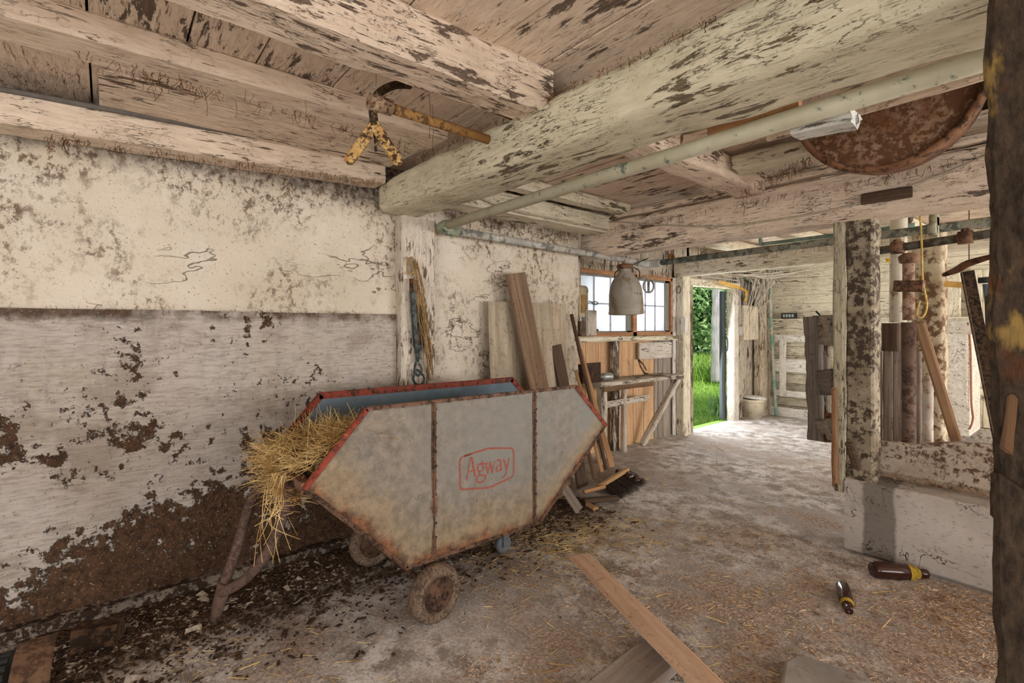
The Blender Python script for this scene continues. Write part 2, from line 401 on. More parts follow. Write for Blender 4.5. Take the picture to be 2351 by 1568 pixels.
# far wall with lapped painted boards, raised footing
fw = MB(); z = .14; i = 0
while z < 2.5:
    hgt = .135 + .01 * math.sin(i * 2.1)
    fw.box((XS - .1, YF + .002 * (i % 3), z), (5.0, YF + .03, min(z + hgt - .006, 2.55))); z += hgt; i += 1
fw.box((XS - .1, YF + .02, 0), (5.0, YF + .08, 2.6))
farw = tag(fw.build('wall_far', painted('X', **PALE), origin=(0, YF, 0)), kind='structure')
m = MB().hewn((XS, YF - .05, .07), (5.0, YF - .05, .07), .14, .16, seg=50, amp=.008, seed=9)
m.build('raised_footing', mottled((196, 186, 172), (100, 80, 62), 20, .55), farw)
# side wall beyond the stone: vertical boards, studs, rails (opening for window_1 and door_1)
WY0, WY1, WZ0, WZ1 = 3.86, 5.66, 1.30, 2.02
DY0, DY1, DZ1 = 6.10, 7.20, 1.97
side = MB()
side.box((XS - .04, 3.30, WZ1), (XS, DY0, 2.55)); side.box((XS - .04, 3.30, 0), (XS, WY0, WZ1)); side.box((XS - .04, WY1, 0), (XS, DY0, WZ1))
side.box((XS - .04, DY0 - .05, DZ1), (XS, YF, 2.55)); side.box((XS - .04, DY1, 0), (XS, YF, DZ1))
sw = tag(side.build('wall_side', painted('Z', paint=(206, 196, 178), paint2=(172, 158, 140), wood=(96, 80, 66), wear=.46, dirt=.7), origin=(XS, 5, 0)), kind='structure')
PINE = bare('Z', (224, 186, 146), (200, 156, 114), .35, .6, 30)
pb = MB(); y = 3.42; i = 0
while y < 5.30:
    w_ = .105; pb.box((XS - .05, y, 0), (XS - .004 - .003 * (i % 2), y + w_ - .004, WZ0 - .02)); y += w_; i += 1
pb.build('pine_boards', PINE, sw)
gb = MB(); i = 0
while y < 5.62:
    w_ = .075 + .03 * (i % 2); gb.box((XS - .05, y, 0), (XS + .004 * (i % 3), y + w_ - .006, WZ0 - .02)); y += w_; i += 1
gb.build('grey_boards', bare('Z', (176, 164, 150), (120, 106, 94), .45), sw)
# back and right walls with their openings (daylight comes through them)
bw = MB().box((XW, -4.1, 0), (-.6, -4.0, 2.6)).box((-.6, -4.1, 2.35), (3.2, -4.0, 2.6)).box((3.2, -4.1, 0), (5.0, -4.0, 2.6))
tag(bw.build('wall_back', WX, origin=(0, -4, 0)), kind='structure')
rw = MB().box((4.9, -4, 0), (5.0, YF, .95)).box((4.9, -4, 2.2), (5.0, YF, 2.6))
for yy in (-4, -1.0, 2.9, 4.0, 8.2): rw.box((4.9, yy, .95), (5.0, yy + .2, 2.2))
tag(rw.build('wall_right', WY, origin=(5, 0, 0)), kind='structure')

# ceiling boards (they run across the barn)
cm = MB(); y = -4.0; i = 0
while y < YF:
    w_ = .30 + .06 * math.sin(i * 1.7); z0 = ZC + .004 * math.sin(i * 3.1)
    if 2.35 < y < 3.35:
        cm.box((XS, y, z0), (-1.12, y + w_ - .008, z0 + .03)); cm.box((-.12, y, z0), (5.0, y + w_ - .008, z0 + .03))
    else:
        cm.box((XS, y, z0), (5.0, y + w_ - .008, z0 + .03))
    y += w_; i += 1
cm.box((XS - .1, -4.1, 2.95), (5.0, YF + .1, 3.0)); cm.box((XS - .14, -4.1, 2.4), (XS - .06, YF + .1, 3.0)); cm.box((XS - .1, -4.16, 2.4), (5, -4.1, 3)); cm.box((5, -4.1, 2.4), (5.06, YF + .1, 3)); cm.box((XS, YF + .08, 2.4), (5, YF + .12, 3)); cm.box((-1.3, 2.3, 2.55), (-1.2, 3.6, 2.96)); cm.box((0, 2.3, 2.55), (.1, 3.6, 2.96))  # deck and side boxes added above the boards to block outside light
tag(cm.build('ceiling', painted('X', **dict(PINK, wear=.385, dirt=.3, crack=.9)), origin=(0, 0, ZC)), kind='structure')

# ---------------------------------------------------------------- window_1
ORW = bare('Y', (200, 150, 108), (146, 104, 74), .6, .8, 40); GRW = bare('Z', (150, 148, 138), (112, 110, 100), .3)
wn = thing('window_1', (XS, 4.76, WZ0), None, None); tag(wn, kind='structure')
xf = XS + .01
f = MB()
f.box((xf - .05, WY0, WZ1 - .035), (xf + .02, WY1, WZ1 + .015)); f.box((xf - .05, WY0, WZ0 - .01), (xf + .02, WY1, WZ0 + .035))
f.box((xf - .05, WY1 - .03, WZ0), (xf + .02, WY1 + .01, WZ1)); f.box((xf - .05, WY0 - .01, WZ0), (xf + .02, WY0 + .03, WZ1)); f.box((xf - .05, 4.845, WZ0 - .01), (xf + .02, 4.915, WZ1))
f.build('window_frame', ORW, wn)
gm_ = Mt('milky_plastic_glazing', .35)
gt = gm_.N.new('ShaderNodeBsdfTranslucent'); gt.inputs[0].default_value = (.60, .60, .66, 1)
tr = gm_.N.new('ShaderNodeBsdfTransparent'); ms = gm_.N.new('ShaderNodeMixShader'); ms2 = gm_.N.new('ShaderNodeMixShader')
gm_.b.inputs['Base Color'].default_value = (.6, .6, .64, 1)
ms.inputs[0].default_value = .75; gm_.L(gm_.b.outputs[0], ms.inputs[1]); gm_.L(gt.outputs[0], ms.inputs[2])
gm_.L(gm_.step(gm_.noise(4, gm_.map((1, 3, .6)), 4), .3, .7, .16, .30), ms2.inputs[0]); gm_.L(ms.outputs[0], ms2.inputs[1]); gm_.L(tr.outputs[0], ms2.inputs[2])
gm_.L(ms2.outputs[0], gm_.N['Material Output'].inputs[0])
for (ya, yb) in ((WY0 + .03, 4.845), (4.915, WY1 - .03)):
    s_ = MB(); s_.box((xf - .045, yb - .085, WZ0 + .035), (xf - .01, yb, WZ1 - .035)); s_.box((xf - .045, ya, WZ1 - .06), (xf - .01, yb, WZ1 - .035)); s_.box((xf - .045, ya, WZ0 + .035), (xf - .01, yb, WZ0 + .05)); s_.box((xf - .045, ya, WZ0 + .035), (xf - .01, ya + .02, WZ1 - .035))
    sash = s_.build('sash', GRW, wn)
    mt = MB(); n = 3; a = ya + .02; b = yb - .085
    for j in range(1, n): yy = a + (b - a) * j / n; mt.box((xf - .036, yy - .009, WZ0 + .05), (xf - .018, yy + .009, WZ1 - .06))
    zz = (WZ0 + WZ1) / 2; mt.box((xf - .036, a, zz - .007), (xf - .018, b, zz + .007)); mt.build('muntins', plain('grey_muntin', (186, 188, 196)), sash)
    MB().box((xf - .029, a, WZ0 + .05), (xf - .026, b, WZ1 - .06)).build('pane', gm_.m, sash)
hewn('window_sill', (XS + .05, 3.50, 1.265), (XS + .05, 5.66, 1.255), .15, .055, painted('Y', **dict(PALE, wear=.46, dirt=1.0)), parent=wn, amp=.008, seed=2)

# ---------------------------------------------------------------- door_1 : opening, head, jambs, edge of the slid-back door
dr = thing('door_1', (XS, 6.68, 0), None, None); tag(dr, kind='structure')
JW = painted('Z', paint=(232, 224, 210), paint2=(206, 196, 180), wood=(150, 96, 60), wear=.40, dirt=.5)
hewn('door_jamb', (XS + .02, DY1 + .07, 0), (XS + .02, DY1 + .07, 2.02), .15, .12, JW, up=(1, 0, 0), parent=dr, amp=.005, seed=3)
hewn('door_jamb', (XS + .02, DY0 - .045, 0), (XS + .02, DY0 - .045, 2.0), .09, .10, painted('Z', paint=(190, 178, 160), paint2=(150, 136, 118), wood=(96, 78, 64), wear=.5, dirt=.8), up=(1, 0, 0), parent=dr, amp=.006, seed=5)
hewn('door_head', (XS + .02, DY0 - .09, 2.0), (XS + .02, DY1 + .15, 2.0), .12, .10, painted('Y', **PALE), parent=dr, amp=.005, seed=6)
dl = hewn('door_edge', (XS - .09, DY1 - .02, .02), (XS - .09, DY1 - .02, 1.93), .10, .06, bare('Z', (92, 100, 104), (54, 60, 64), .5), up=(1, 0, 0), parent=dr, amp=.003)
h = MB().tube(curve([(XS - .04, DY1 - .05, 1.02), (XS + .0, DY1 - .06, 1.05), (XS + .01, DY1 - .06, 1.14), (XS + .0, DY1 - .06, 1.23), (XS - .04, DY1 - .05, 1.26)]), .008, 8)
h.build('door_pull', plain('black_iron', (40, 42, 44), .5, .3), dl)
# ================================================================= TIMBER FRAME
def beamobj(name, label, cat, p0, p1, w_, h_, mat, group=None, **k):
    return tag(hewn(name, p0, p1, w_, h_, mat, **k), label, cat, group)
beamobj('log_beam', 'massive rounded cream painted log beam crossing the ceiling above the cart', 'beam', (-3.13, 1.575, 2.27), (1.4, 1.575, 2.185), .33, .225, painted('X', **dict(CREAM, crack=.9, wear=.385)), round_=4.2, amp=.013, seg=120, seed=11, h2=.25, freq=3)
beamobj('cross_beam', 'long square cream painted beam carried by the mottled stall post', 'beam', (-3.30, 3.69, 2.215), (3.5, 3.69, 2.205), .22, .30, painted('X', **dict(PINK, wear=.39, dirt=.7)), amp=.007, seg=110, seed=12)
beamobj('header_beam', 'smoother white beam running above the side door and far stalls', 'beam', (-3.62, 5.76, 2.15), (4.0, 5.76, 2.21), .15, .22, painted('X', **dict(PALE, wear=.33)), amp=.005, seg=70, seed=13)
# joists that run along the barn above the left wall
PY = painted('Y', **dict(PINK, wear=.36, dirt=.5))
beamobj('wall_plate', 'lowest timber plate resting on top of the left stone wall', 'beam', (-3.09, -3.9, 2.20), (-3.09, 1.40, 2.40), .19, .14, PY, seg=90, amp=.006, seed=14, group='plates on the stone wall')
beamobj('ceiling_joist', 'wide flat joist with a long bare brown scar beside the wall plate', 'beam', (-2.77, -.02, 2.455), (-2.77, 1.42, 2.465), .46, .07, painted('Y', **dict(PINK, wear=.42, wood=(98, 72, 54))), seg=40, amp=.006, seed=15, group='ceiling joists near the log beam')
beamobj('ceiling_joist', 'narrow squared joist with a pale clean underside left of the log joist', 'beam', (-2.38, -3.9, 2.455), (-2.38, 1.42, 2.455), .22, .10, painted('Y', **dict(PINK, wear=.30, dirt=.3)), seg=70, amp=.004, seed=16, group='ceiling joists near the log beam')
beamobj('ceiling_joist', 'thick rough log joist with flaking side meeting the big log beam', 'beam', (-1.57, -3.9, 2.405), (-1.61, 1.46, 2.405), .215, .195, painted('Y', **dict(PINK, wear=.435, wood=(118, 96, 80), dirt=.8)), seg=110, amp=.013, ch=.03, lap=5, seed=17, freq=5, group='ceiling joists near the log beam')
beamobj('ceiling_joist', 'short hewn joist end resting on the cross beam near the middle', 'beam', (-1.62, 1.66, 2.42), (-1.66, 3.56, 2.41), .22, .16, painted('Y', **dict(PINK, wear=.44)), seg=30, amp=.012, round_=6, seed=18, group='ceiling joists near the log beam')
beamobj('ceiling_joist', 'grey ceiling joist at the top edge above the big log beam', 'beam', (-.52, -3.9, 2.45), (-.52, 1.45, 2.45), .22, .10, painted('Y', paint=(190, 172, 154), paint2=(160, 140, 122), wood=(104, 86, 72), wear=.5, dirt=.7), seg=60, amp=.008, seed=19, group='ceiling joists near the log beam')
beamobj('wall_plate', 'stepped white plate on the stone wall beyond the big log beam', 'beam', (-3.07, 1.72, 2.36), (-3.07, 3.62, 2.34), .23, .16, painted('Y', **dict(PALE, wear=.38)), seg=40, amp=.006, seed=20, group='plates on the stone wall')
beamobj('ceiling_joist', 'thin white joist over the leaning boards beside the stepped plate', 'beam', (-2.80, 1.72, 2.45), (-2.80, 3.62, 2.45), .12, .09, painted('Y', **dict(PALE, wear=.40)), seg=30, amp=.005, seed=21, group='ceiling joists near the log beam')
for i, (x, lb) in enumerate(((-3.1, 'white far joist nearest the window'), (-2.25, 'white far joist above the two porcelain insulators'), (-1.35, 'white far joist left of the mottled stall post'), (-.35, 'white far joist above the rusty stanchion pipe'), (.9, 'white far joist at the right behind the foreground post'))):
    beamobj('far_joist', lb, 'beam', (x, 3.76, 2.43), (x, YF - .02, 2.43), .16, .12, painted('Y', **dict(PALE, wear=.34, dirt=.3)), seg=40, amp=.007, seed=30 + i, group='joists under the far ceiling')

# posts
hewn_p = lambda name, label, x, y, z0, z1, w_, d_, mat, **k: beamobj(name, label, 'post', (x, y, z0), (x, y, z1), w_, d_, mat, up=(0, -1, 0), **k)
# wall post that carries the log beam: wide face toward the room
hewn_p('wall_post', 'wide flat cream post set against the stone wall under the big log beam', XW + .035, 1.70, 0, 2.17, .11, .27, painted('Z', paint=(222, 212, 196), paint2=(196, 182, 166), wood=(130, 96, 70), wear=.42, dirt=.7), amp=.006, seed=40)
hewn_p('stall_post', 'thick stall post with blackened mottled face under the cross beam', -1.005, 3.68, .44, 2.07, .145, .16, mottled((170, 160, 138), (72, 60, 50), 14, .50, (128, 114, 96), sc=(1, 1, .7)), amp=.008, seed=41)
b_ = beamobj('post_casing', 'narrow pale grey board nailed to the left side of the mottled stall post', 'board', (-1.112, 3.60, .36), (-1.112, 3.60, 2.06), .066, .035, painted('Z', paint=(196, 188, 164), paint2=(168, 158, 134), wood=(116, 92, 66), wear=.36), up=(0, -1, 0), amp=.005, seed=42, jag=.05)
beamobj('splintered_strip', 'orange bare wood strip splintered at the foot of the pale casing board', 'board', (-1.125, 3.572, .40), (-1.13, 3.572, 1.0), .034, .016, bare('Z', (184, 142, 106), (130, 96, 70), .7), up=(0, -1, 0), amp=.006, seed=43, jag=.06, seg=16)
hewn_p('door_post', 'pale squared post between the window and the side door', XS + .10, 5.80, 0, 2.05, .12, .16, painted('Z', **dict(PALE, wear=.40)), amp=.006, seed=44)
beamobj('corner_board', 'narrow whitewashed board standing between window and door post', 'board', (XS + .03, 5.70, 0), (XS + .03, 5.70, 2.03), .07, .03, painted('Z', paint=(230, 226, 220), paint2=(206, 198, 188), wood=(120, 96, 74), wear=.38), up=(1, 0, 0), amp=.004, seed=45)
for i, (yy, ww, lb) in enumerate(((5.93, .07, 'brown grey plank strip right of the door post'), (6.02, .05, 'thin curved weathered strip beside the door jamb'))):
    beamobj('weathered_strip', lb, 'board', (XS + .03, yy, 0), (XS + .035, yy + .01, 2.02), ww, .04, bare('Z', (150, 128, 106), (96, 78, 62), .6), up=(1, 0, 0), amp=.010, seed=46 + i)

# rough foreground post close to the camera
fm = Mt('dark_bark_post_with_flecks_of_ochre_paint', .9)
g_ = fm.noise(3, fm.map((8, 20, 20)), 8, .7)
c_ = fm.mix(fm.step(g_, .35, .65), (44, 37, 30), (92, 76, 61))
c_ = fm.mix(fm.math('MULTIPLY', fm.step(fm.noise(7, fm.map((.5, 1.3, 1.3)), 5, .6), .60, .66), .8), c_, (176, 146, 84))
c_ = fm.mix(fm.step(fm.noise(2.2, det=4), .60, .68), c_, (136, 78, 38))
fm.out(c_, g_, .012, 1)
fp = thing('foreground_post', (-.02, 1.31, 0), 'dark splintered bark covered post at the right edge close to the camera', 'post')
hewn('upper_trunk', (-.030, 1.30, 1.05), (-.044, 1.30, 2.42), .225, .10, fm.m, up=(0, -1, 0), parent=fp, amp=.012, seg=60, seed=51, lap=5, freq=9, jag=.05)
hewn('lower_trunk', (-.018, 1.29, 0), (-.022, 1.29, 1.11), .235, .12, fm.m, up=(0, -1, 0), parent=fp, amp=.009, seg=50, seed=52, lap=5, freq=9, jag=.05)
hewn('bare_splinter', (-.122, 1.235, 1.185), (-.114, 1.236, 1.275), .020, .006, bare('Z', (124, 92, 66), (84, 64, 48), .8), up=(0, -1, 0), parent=fp, amp=.005, seed=53, jag=.04, seg=12)

# ---------------------------------------------------------------- pipes under the beams
def P3(px, py, x=None, y=None, z=None):
    return atx(px, py, x) if x is not None else aty(px, py, y) if y is not None else atz(px, py, z)
vp = thing('vacuum_pipe', (-3.0, 1.84, 2.08), 'flaking painted milk line pipe bent from beneath the log beam along the wall', 'pipe')
tube('pipe_run', [(-3.02, 1.84, 2.105), (-1.5, 1.84, 2.118), (1.3, 1.84, 2.13)], .032, PIPE, vp, 16)
tube('elbow', curve([(-2.93, 1.84, 2.105), (-3.03, 1.85, 2.105), (-3.065, 1.90, 2.103), (-3.065, 2.0, 2.10)]), .042, mottled((170, 176, 152), (92, 112, 100), 14, .55), vp, 16)
tube('wall_run', [(-3.065, 1.92, 2.10), (-3.06, 3.1, 2.075), (-3.05, 4.26, 2.045)], .029, mottled((200, 196, 186), (120, 118, 112), 9, .56), vp, 16)
tube('elbow', curve([(-3.05, 4.12, 2.047), (-3.05, 4.27, 2.045), (-3.02, 4.33, 2.045), (-2.9, 4.33, 2.045)]), .040, mottled((200, 200, 192), (130, 128, 120), 14, .58), vp, 16)
tube('riser', [(-3.05, 4.22, 2.05), (-3.05, 4.22, 2.26)], .022, PIPE, vp, 14)
tp = tube('stall_pipe', [(-2.95, 4.33, 2.045), (-1.0, 4.33, 2.06), (2.2, 4.33, 2.085)], .030, mottled((170, 168, 150), (92, 98, 92), 10, .50), n=16)
tag(tp, 'long grey green pipe running above the far stalls behind the mottled post', 'pipe')
tp = tube('water_pipe', curve([aty(1747, 535, 4.62), aty(1747, 556, 4.62), aty(1760, 559, 4.62), aty(1908, 541, 4.62), aty(2100, 516, 4.62)], 4), .016, mottled((150, 172, 156), (108, 124, 112), 10, .55))
tag(tp, 'thin pale green pipe with an upturned end just above the long stall pipe', 'pipe')
rp = thing('stanchion_pipe', (-.75, 4.05, 1.98), 'lower dark rail pipe with rusty couplings ending behind the mottled post', 'pipe')
a, b = aty(1990, 580, 4.05), aty(2283, 535, 4.05); b2 = b + (b - a) * 1.6
tube('rail', [a, b, b2], .026, mottled((112, 110, 98), (70, 60, 48), 10, .5), rp, 14)
for q in (.27, .80):
    c0 = a + (b - a) * q; MB().tube([c0 + Vector((-.035, 0, 0)), c0 + Vector((.035, 0, 0))], .040, 14).tube([c0 + Vector((0, 0, 0)), c0 + Vector((0, 0, .055))], .022, 10).build('coupling', RUST, rp)
cl = aty(2145, 528, 4.20)
cp = MB().tube([cl + Vector((-.02, 0, .07)), cl + Vector((.02, 0, .07))], .045, 14).tube([cl + Vector((-.02, -.05, -.0)), cl + Vector((.02, -.05, -.0))], .04, 14).box(cl - Vector((.02, .03, .05)), cl + Vector((.02, .03, .08))).build('pipe_clamp', mottled((176, 172, 146), (110, 90, 64), 16, .55))
tag(cp, 'pale cast clamp joining the two stall pipes near the right edge', 'clamp')
# ground straps and thin cable along the wall plate
tag(tube('conduit', curve([(-2.985, -2, 2.335), (-2.985, -.4, 2.40), (-2.975, .4, 2.425), (-2.98, 1.0, 2.455), (-2.985, 1.38, 2.47)]), .012, plain('grey_conduit', (110, 104, 98)), n=10), 'dull grey conduit lying along the top of the wall plate', 'conduit')
tag(tube('electric_cable', curve([aty(1400, 508, 3.565), aty(1620, 520, 3.565), aty(1780, 505, 3.565), aty(1960, 470, 3.565), aty(2150, 405, 3.565), aty(2290, 345, 3.565)]), .006, plain('cloth_cable', (190, 178, 156)), n=8), 'pale thin cable strung loosely across the face of the cross beam', 'cable')
tag(tube('electric_cable', curve([(-2.95, 1.78, 2.425), (-2.92, 2.3, 2.30), (-2.93, 2.9, 2.285), (-2.94, 3.54, 2.28)]), .007, plain('cloth_cable', (190, 178, 156)), n=8), 'dull cable sagging along the stepped plate over the leaning boards', 'cable')
# ================================================================= FEED CART
XC = -2.10; XB = -2.715; XM = (XC + XB) / 2
HEX = [(.890, 1.040), (2.235, 1.037), (2.520, .763), (1.934, .273), (1.087, .268), (.6225, .740)]   # (y, z): TL TR R BR BL L
def mat_cart(inside=False):
    m = Mt('aged_galvanised_sheet_with_rust', .62, .15)
    n = m.noise(2.2, det=8, rough=.65); f = m.noise(22, det=7, rough=.7)
    if inside: c = m.mix(m.step(n, .35, .65), (112, 130, 142), (84, 98, 108)); edge = .0
    else:
        c = m.mix(m.step(f, .38, .62), (112, 105, 96), (140, 131, 120)); c = m.mix(m.step(m.noise(1.1, det=4), .42, .60), c, (126, 124, 118))
        c = m.mix(m.step(m.noise(5, det=6), .70, .74), c, (128, 146, 164))
    y = m.sep(1); z = m.sep(2)
    # rust that creeps up from the lower seams and the two vertical joints
    def seg(yy, zz):  # distance from a seam
        return m.math('ABSOLUTE', m.math('SUBTRACT', yy, zz))
    dbot = m.math('SUBTRACT', z, .27)
    dl = m.math('MULTIPLY', m.math('ADD', m.math('SUBTRACT', z, .74), m.math('MULTIPLY', m.math('SUBTRACT', y, .6225), 1.016)), .70)
    dr_ = m.math('MULTIPLY', m.math('SUBTRACT', m.math('SUBTRACT', z, .273), m.math('MULTIPLY', m.math('SUBTRACT', y, 1.934), .836)), .77)
    d = m.math('MINIMUM', m.math('MINIMUM', dbot, dl), m.math('MULTIPLY', dr_, 1.6))
    s1 = m.math('ADD', seg(y, 1.232), .02); s2 = m.math('ADD', seg(y, 1.888), .035)
    dm = m.math('MINIMUM', d, m.math('MULTIPLY', m.math('MINIMUM', s1, s2), 2.2))
    wob = m.math('MULTIPLY', m.math('SUBTRACT', m.noise(7, det=8, rough=.65), .5), .22)
    r_ = m.step(m.math('ADD', dm, wob), .02, .075, 1, 0)
    r2 = m.step(m.math('ADD', d, m.math('MULTIPLY', wob, 1.6)), .10, .26, .55, 0)
    yellow = m.mix(m.step(f, .4, .6), (132, 112, 82), (158, 134, 98))
    ru = m.mix(m.step(f, .38, .6), (66, 40, 28), (138, 92, 62))
    k = .5 if inside else 1.0
    lft = m.step(y, 1.25, .7, 0, .35)
    c = m.mix(m.math('MULTIPLY', m.math('MAXIMUM', r2, m.math('MULTIPLY', lft, m.step(n, .4, .6))), k), c, yellow)
    c = m.mix(m.math('MULTIPLY', r_, .9 * k), c, ru)
    c = m.mix(m.math('MULTIPLY', m.step(m.noise(60, det=5, rough=.7), .62, .68), .5), c, (82, 62, 48))
    return m.out(c, f, .0025, .7)
CARTM = mat_cart(); CARTI = mat_cart(True)
RED = mottled((146, 62, 44), (78, 46, 36), 16, .52, (120, 56, 42), .6)
SEAM = rusty((90, 68, 54), (54, 42, 35), (116, 86, 66), 30)
cart = thing('feed_cart', (XM, 1.5, 0), 'large hexagonal galvanised steel feed cart with red rim lettered Agway', 'feed cart', None)
def side_sheet(x, mat, nm):
    m = MB(); P = [Vector((x, y, z)) for y, z in HEX]; d = Vector((-.004 if x == XC else .004, 0, 0))
    # triangulated fan with slight dents
    c = Vector((x, 1.56, .65)); rings = 14; vs = [c.copy()]; fs = []; per = []
    for i in range(6):
        for q in range(10): per.append(P[i].lerp(P[(i + 1) % 6], q / 10))
    n = len(per)
    for k in range(1, rings + 1):
        for p in per:
            g = c.lerp(p, k / rings); e = (1 - (k / rings) ** 6)
            vs.append(g + Vector((noise.noise(g * 3.1) * .008 * e, 0, 0)))
    for j in range(n): fs.append((0, 1 + j, 1 + (j + 1) % n))
    for k in range(rings - 1):
        for j in range(n):
            a = 1 + k * n + j; b = 1 + k * n + (j + 1) % n; fs.append((a, a + n, b + n, b))
    m.add(vs, fs, True); o = m.build(nm, mat, cart, origin=(0, 0, 0))
    sm = o.modifiers.new('gauge', 'SOLIDIFY'); sm.thickness = .004; sm.offset = 0
    return o
near = side_sheet(XC, CARTM, 'side_panel'); far = side_sheet(XB, CARTI, 'side_panel')
far['label'] = 'bluish grey inner side panel'
# belly: lower front slant, floor, lower rear slant
bm_ = MB()
pts = [HEX[5], HEX[4], HEX[3], HEX[2]]
for (a, b) in zip(pts, pts[1:]):
    A = Vector((XB, a[0], a[1])); B = Vector((XB, b[0], b[1])); dx = Vector((XC - XB, 0, 0)); nn = Vector((0, -(b[1] - a[1]), b[0] - a[0])).normalized() * .004
    bm_.add([A, A + dx, B + dx, B, A + nn, A + dx + nn, B + dx + nn, B + nn], [(0, 1, 2, 3)[::-1], (4, 5, 6, 7), (0, 1, 5, 4), (3, 2, 6, 7), (0, 3, 7, 4), (1, 2, 6, 5)])
bm_.build('belly_sheet', CARTI, cart, origin=(0, 0, 0))
def edge_strip(x, idx, nm, mat, wdt=.030, out=.006):
    m = MB()
    P = [Vector((x, *HEX[i])) for i in idx]; c = Vector((x, 1.56, .65)); sgn = 1 if x == XC else -1
    for a, b in zip(P, P[1:]):
        t = (b - a).normalized(); n_ = Vector((1, 0, 0)).cross(t); n_ = n_ if n_.dot(c - a) > 0 else -n_
        for s2 in ((-1, 1)):
            x0 = Vector((s2 * .003, 0, 0)); o_ = Vector((s2 * out, 0, 0))
            m.add([a + x0, b + x0, b + n_ * wdt + x0, a + n_ * wdt + x0, a + o_, b + o_, b + n_ * wdt + o_, a + n_ * wdt + o_],
                  [(0, 1, 2, 3), (7, 6, 5, 4), (0, 4, 5, 1), (1, 5, 6, 2), (2, 6, 7, 3), (3, 7, 4, 0)])
        m.tube([a, b], .007, 8)
        L = (b - a).length; k = max(2, int(L / .115))
        for q in range(k):
            p = a.lerp(b, (q + .5) / k) + n_ * wdt * .5
            for s2 in (-1, 1): m.lathe([(.0085, s2 * .0), (.008, .004), (.005, .007), (0, .008)], p + Vector((s2 * out, 0, 0)), (s2, 0, 0), 8)
    return m.build(nm, mat, cart)
THINR = mottled((104, 78, 64), (66, 50, 42), 20, .5, (122, 88, 70), .7)
edge_strip(XC, (0, 1), 'top_rim', THINR, .012); edge_strip(XC, (5, 0), 'slant_rim', RED, .018); edge_strip(XC, (1, 2), 'slant_rim', RED, .022)
edge_strip(XB, (0, 1), 'top_rim', RED, .030); edge_strip(XB, (5, 0), 'slant_rim', RED, .030); edge_strip(XB, (1, 2), 'slant_rim', RED, .030)
edge_strip(XC, (2, 3, 4, 5), 'lower_seam', SEAM, .014, .004)
edge_strip(XB, (2, 3, 4, 5), 'lower_seam', SEAM, .014, .004)
for x in (XC, XB):
    sg = 1 if x == XC else -1
    for (y0, z0, z1) in ((1.232, .275, 1.035), (1.888, .275, 1.035)):
        m = MB().box((x - .005 if sg < 0 else x + .002, y0 - .012, z0), (x - .002 if sg < 0 else x + .006, y0 + .012, z1))
        m.box((x + sg * .004 - .006, y0 - .003, z0), (x + sg * .004 + .006, y0 + .003, z1))
        for q in range(11):
            z = z0 + (z1 - z0) * (q + .5) / 11
            m.lathe([(.007, 0), (.0065, .004), (0, .006)], (x + sg * .006, y0 + .009, z), (sg, 0, 0), 8)
        m.build('riveted_seam', SEAM, cart)
for y0, y1 in ((.6225, .74),):
    MB().box((XB, y0 - .004, y1 - .012), (XC, y0 + .03, y1 + .022)).build('front_crossbar', mottled((150, 112, 92), (96, 72, 58), 14, .54), cart)
# lettering and its six sided border, painted on the near sheet
OX, OY, K = 1040, 1010, 12.0625
def lp(u, v): q = atx(OX + u / K, OY + v / K, XC + .003); return Vector((XC, q.y, q.z))
def onsheet(pts):
    c = Vector((XC, 1.56, .65)); return [Vector((XC + noise.noise(Vector((XC, p.y, p.z)) * 3.1) * .008 + .0028, p.y, p.z)) for p in pts]
LET = [
 ([(375, 1100), (385, 990), (440, 720), (478, 520)], [5, 4.4, 4.2, 5]),
 ([(478, 505), (520, 520), (560, 720), (600, 950), (620, 1010)], [5, 8, 7, 7.5, 8]),
 ([(400, 895), (440, 880), (540, 850)], [4, 4, 3.6]),
 ([(840, 800), (820, 690), (750, 675), (690, 740), (680, 820), (730, 875), (800, 860), (840, 800), (850, 720)], [4, 4, 4.2, 6, 6, 4, 4, 5.5, 5]),
 ([(680, 690), (760, 660), (880, 655), (975, 640)], [3, 4, 5, 4]), ([(770, 660), (800, 610), (835, 570)], [4.5, 3.6, 3]),
 ([(735, 880), (730, 950), (790, 980), (880, 985), (890, 1070), (820, 1150), (720, 1175), (650, 1120), (670, 1030), (740, 975)], [5, 6, 6.5, 7, 6, 5, 5, 5.5, 5, 4.5]),
 ([(905, 640), (930, 760), (968, 940)], [6, 7, 6.5]), ([(968, 940), (1000, 780), (1050, 600)], [5, 4, 4]),
 ([(1030, 600), (1060, 740), (1098, 925)], [6, 7, 6.5]), ([(1098, 925), (1120, 760), (1165, 580)], [5, 4, 3.6]),
 ([(1210, 590), (1270, 555), (1320, 590), (1335, 720), (1350, 860)], [4, 5.5, 6.5, 6, 5]),
 ([(1325, 690), (1240, 730), (1205, 810), (1240, 865), (1330, 810)], [4, 5, 6.5, 5.5, 4]),
 ([(1405, 535), (1440, 640), (1480, 760), (1500, 830)], [5.5, 7.5, 7, 5]),
 ([(1560, 490), (1540, 620), (1500, 800), (1470, 940), (1420, 1020), (1350, 1050)], [4.5, 5, 5.5, 5.5, 5, 5.5]),
]
lm = Mt('worn_red_paint', .8); nz = lm.noise(160, det=5, rough=.7)
lm.out(lm.mix(lm.step(nz, .40, .62), (150, 58, 46), (140, 104, 90)))
m = MB()
for pts_, ws in LET:
    pc = onsheet(curve([lp(u, v) for u, v in pts_], 6)); n = len(pc)
    wl_ = [ws[min(int(i / 6), len(ws) - 1)] * (1 - (i / 6) % 1) + ws[min(int(i / 6) + 1, len(ws) - 1)] * ((i / 6) % 1) for i in range(n)]
    m.ribbon(pc, [q * .00162 for q in wl_], .0006, (1, 0, 0))
m.build('lettering', lm.m, cart)['label'] = 'red painted word Agway'
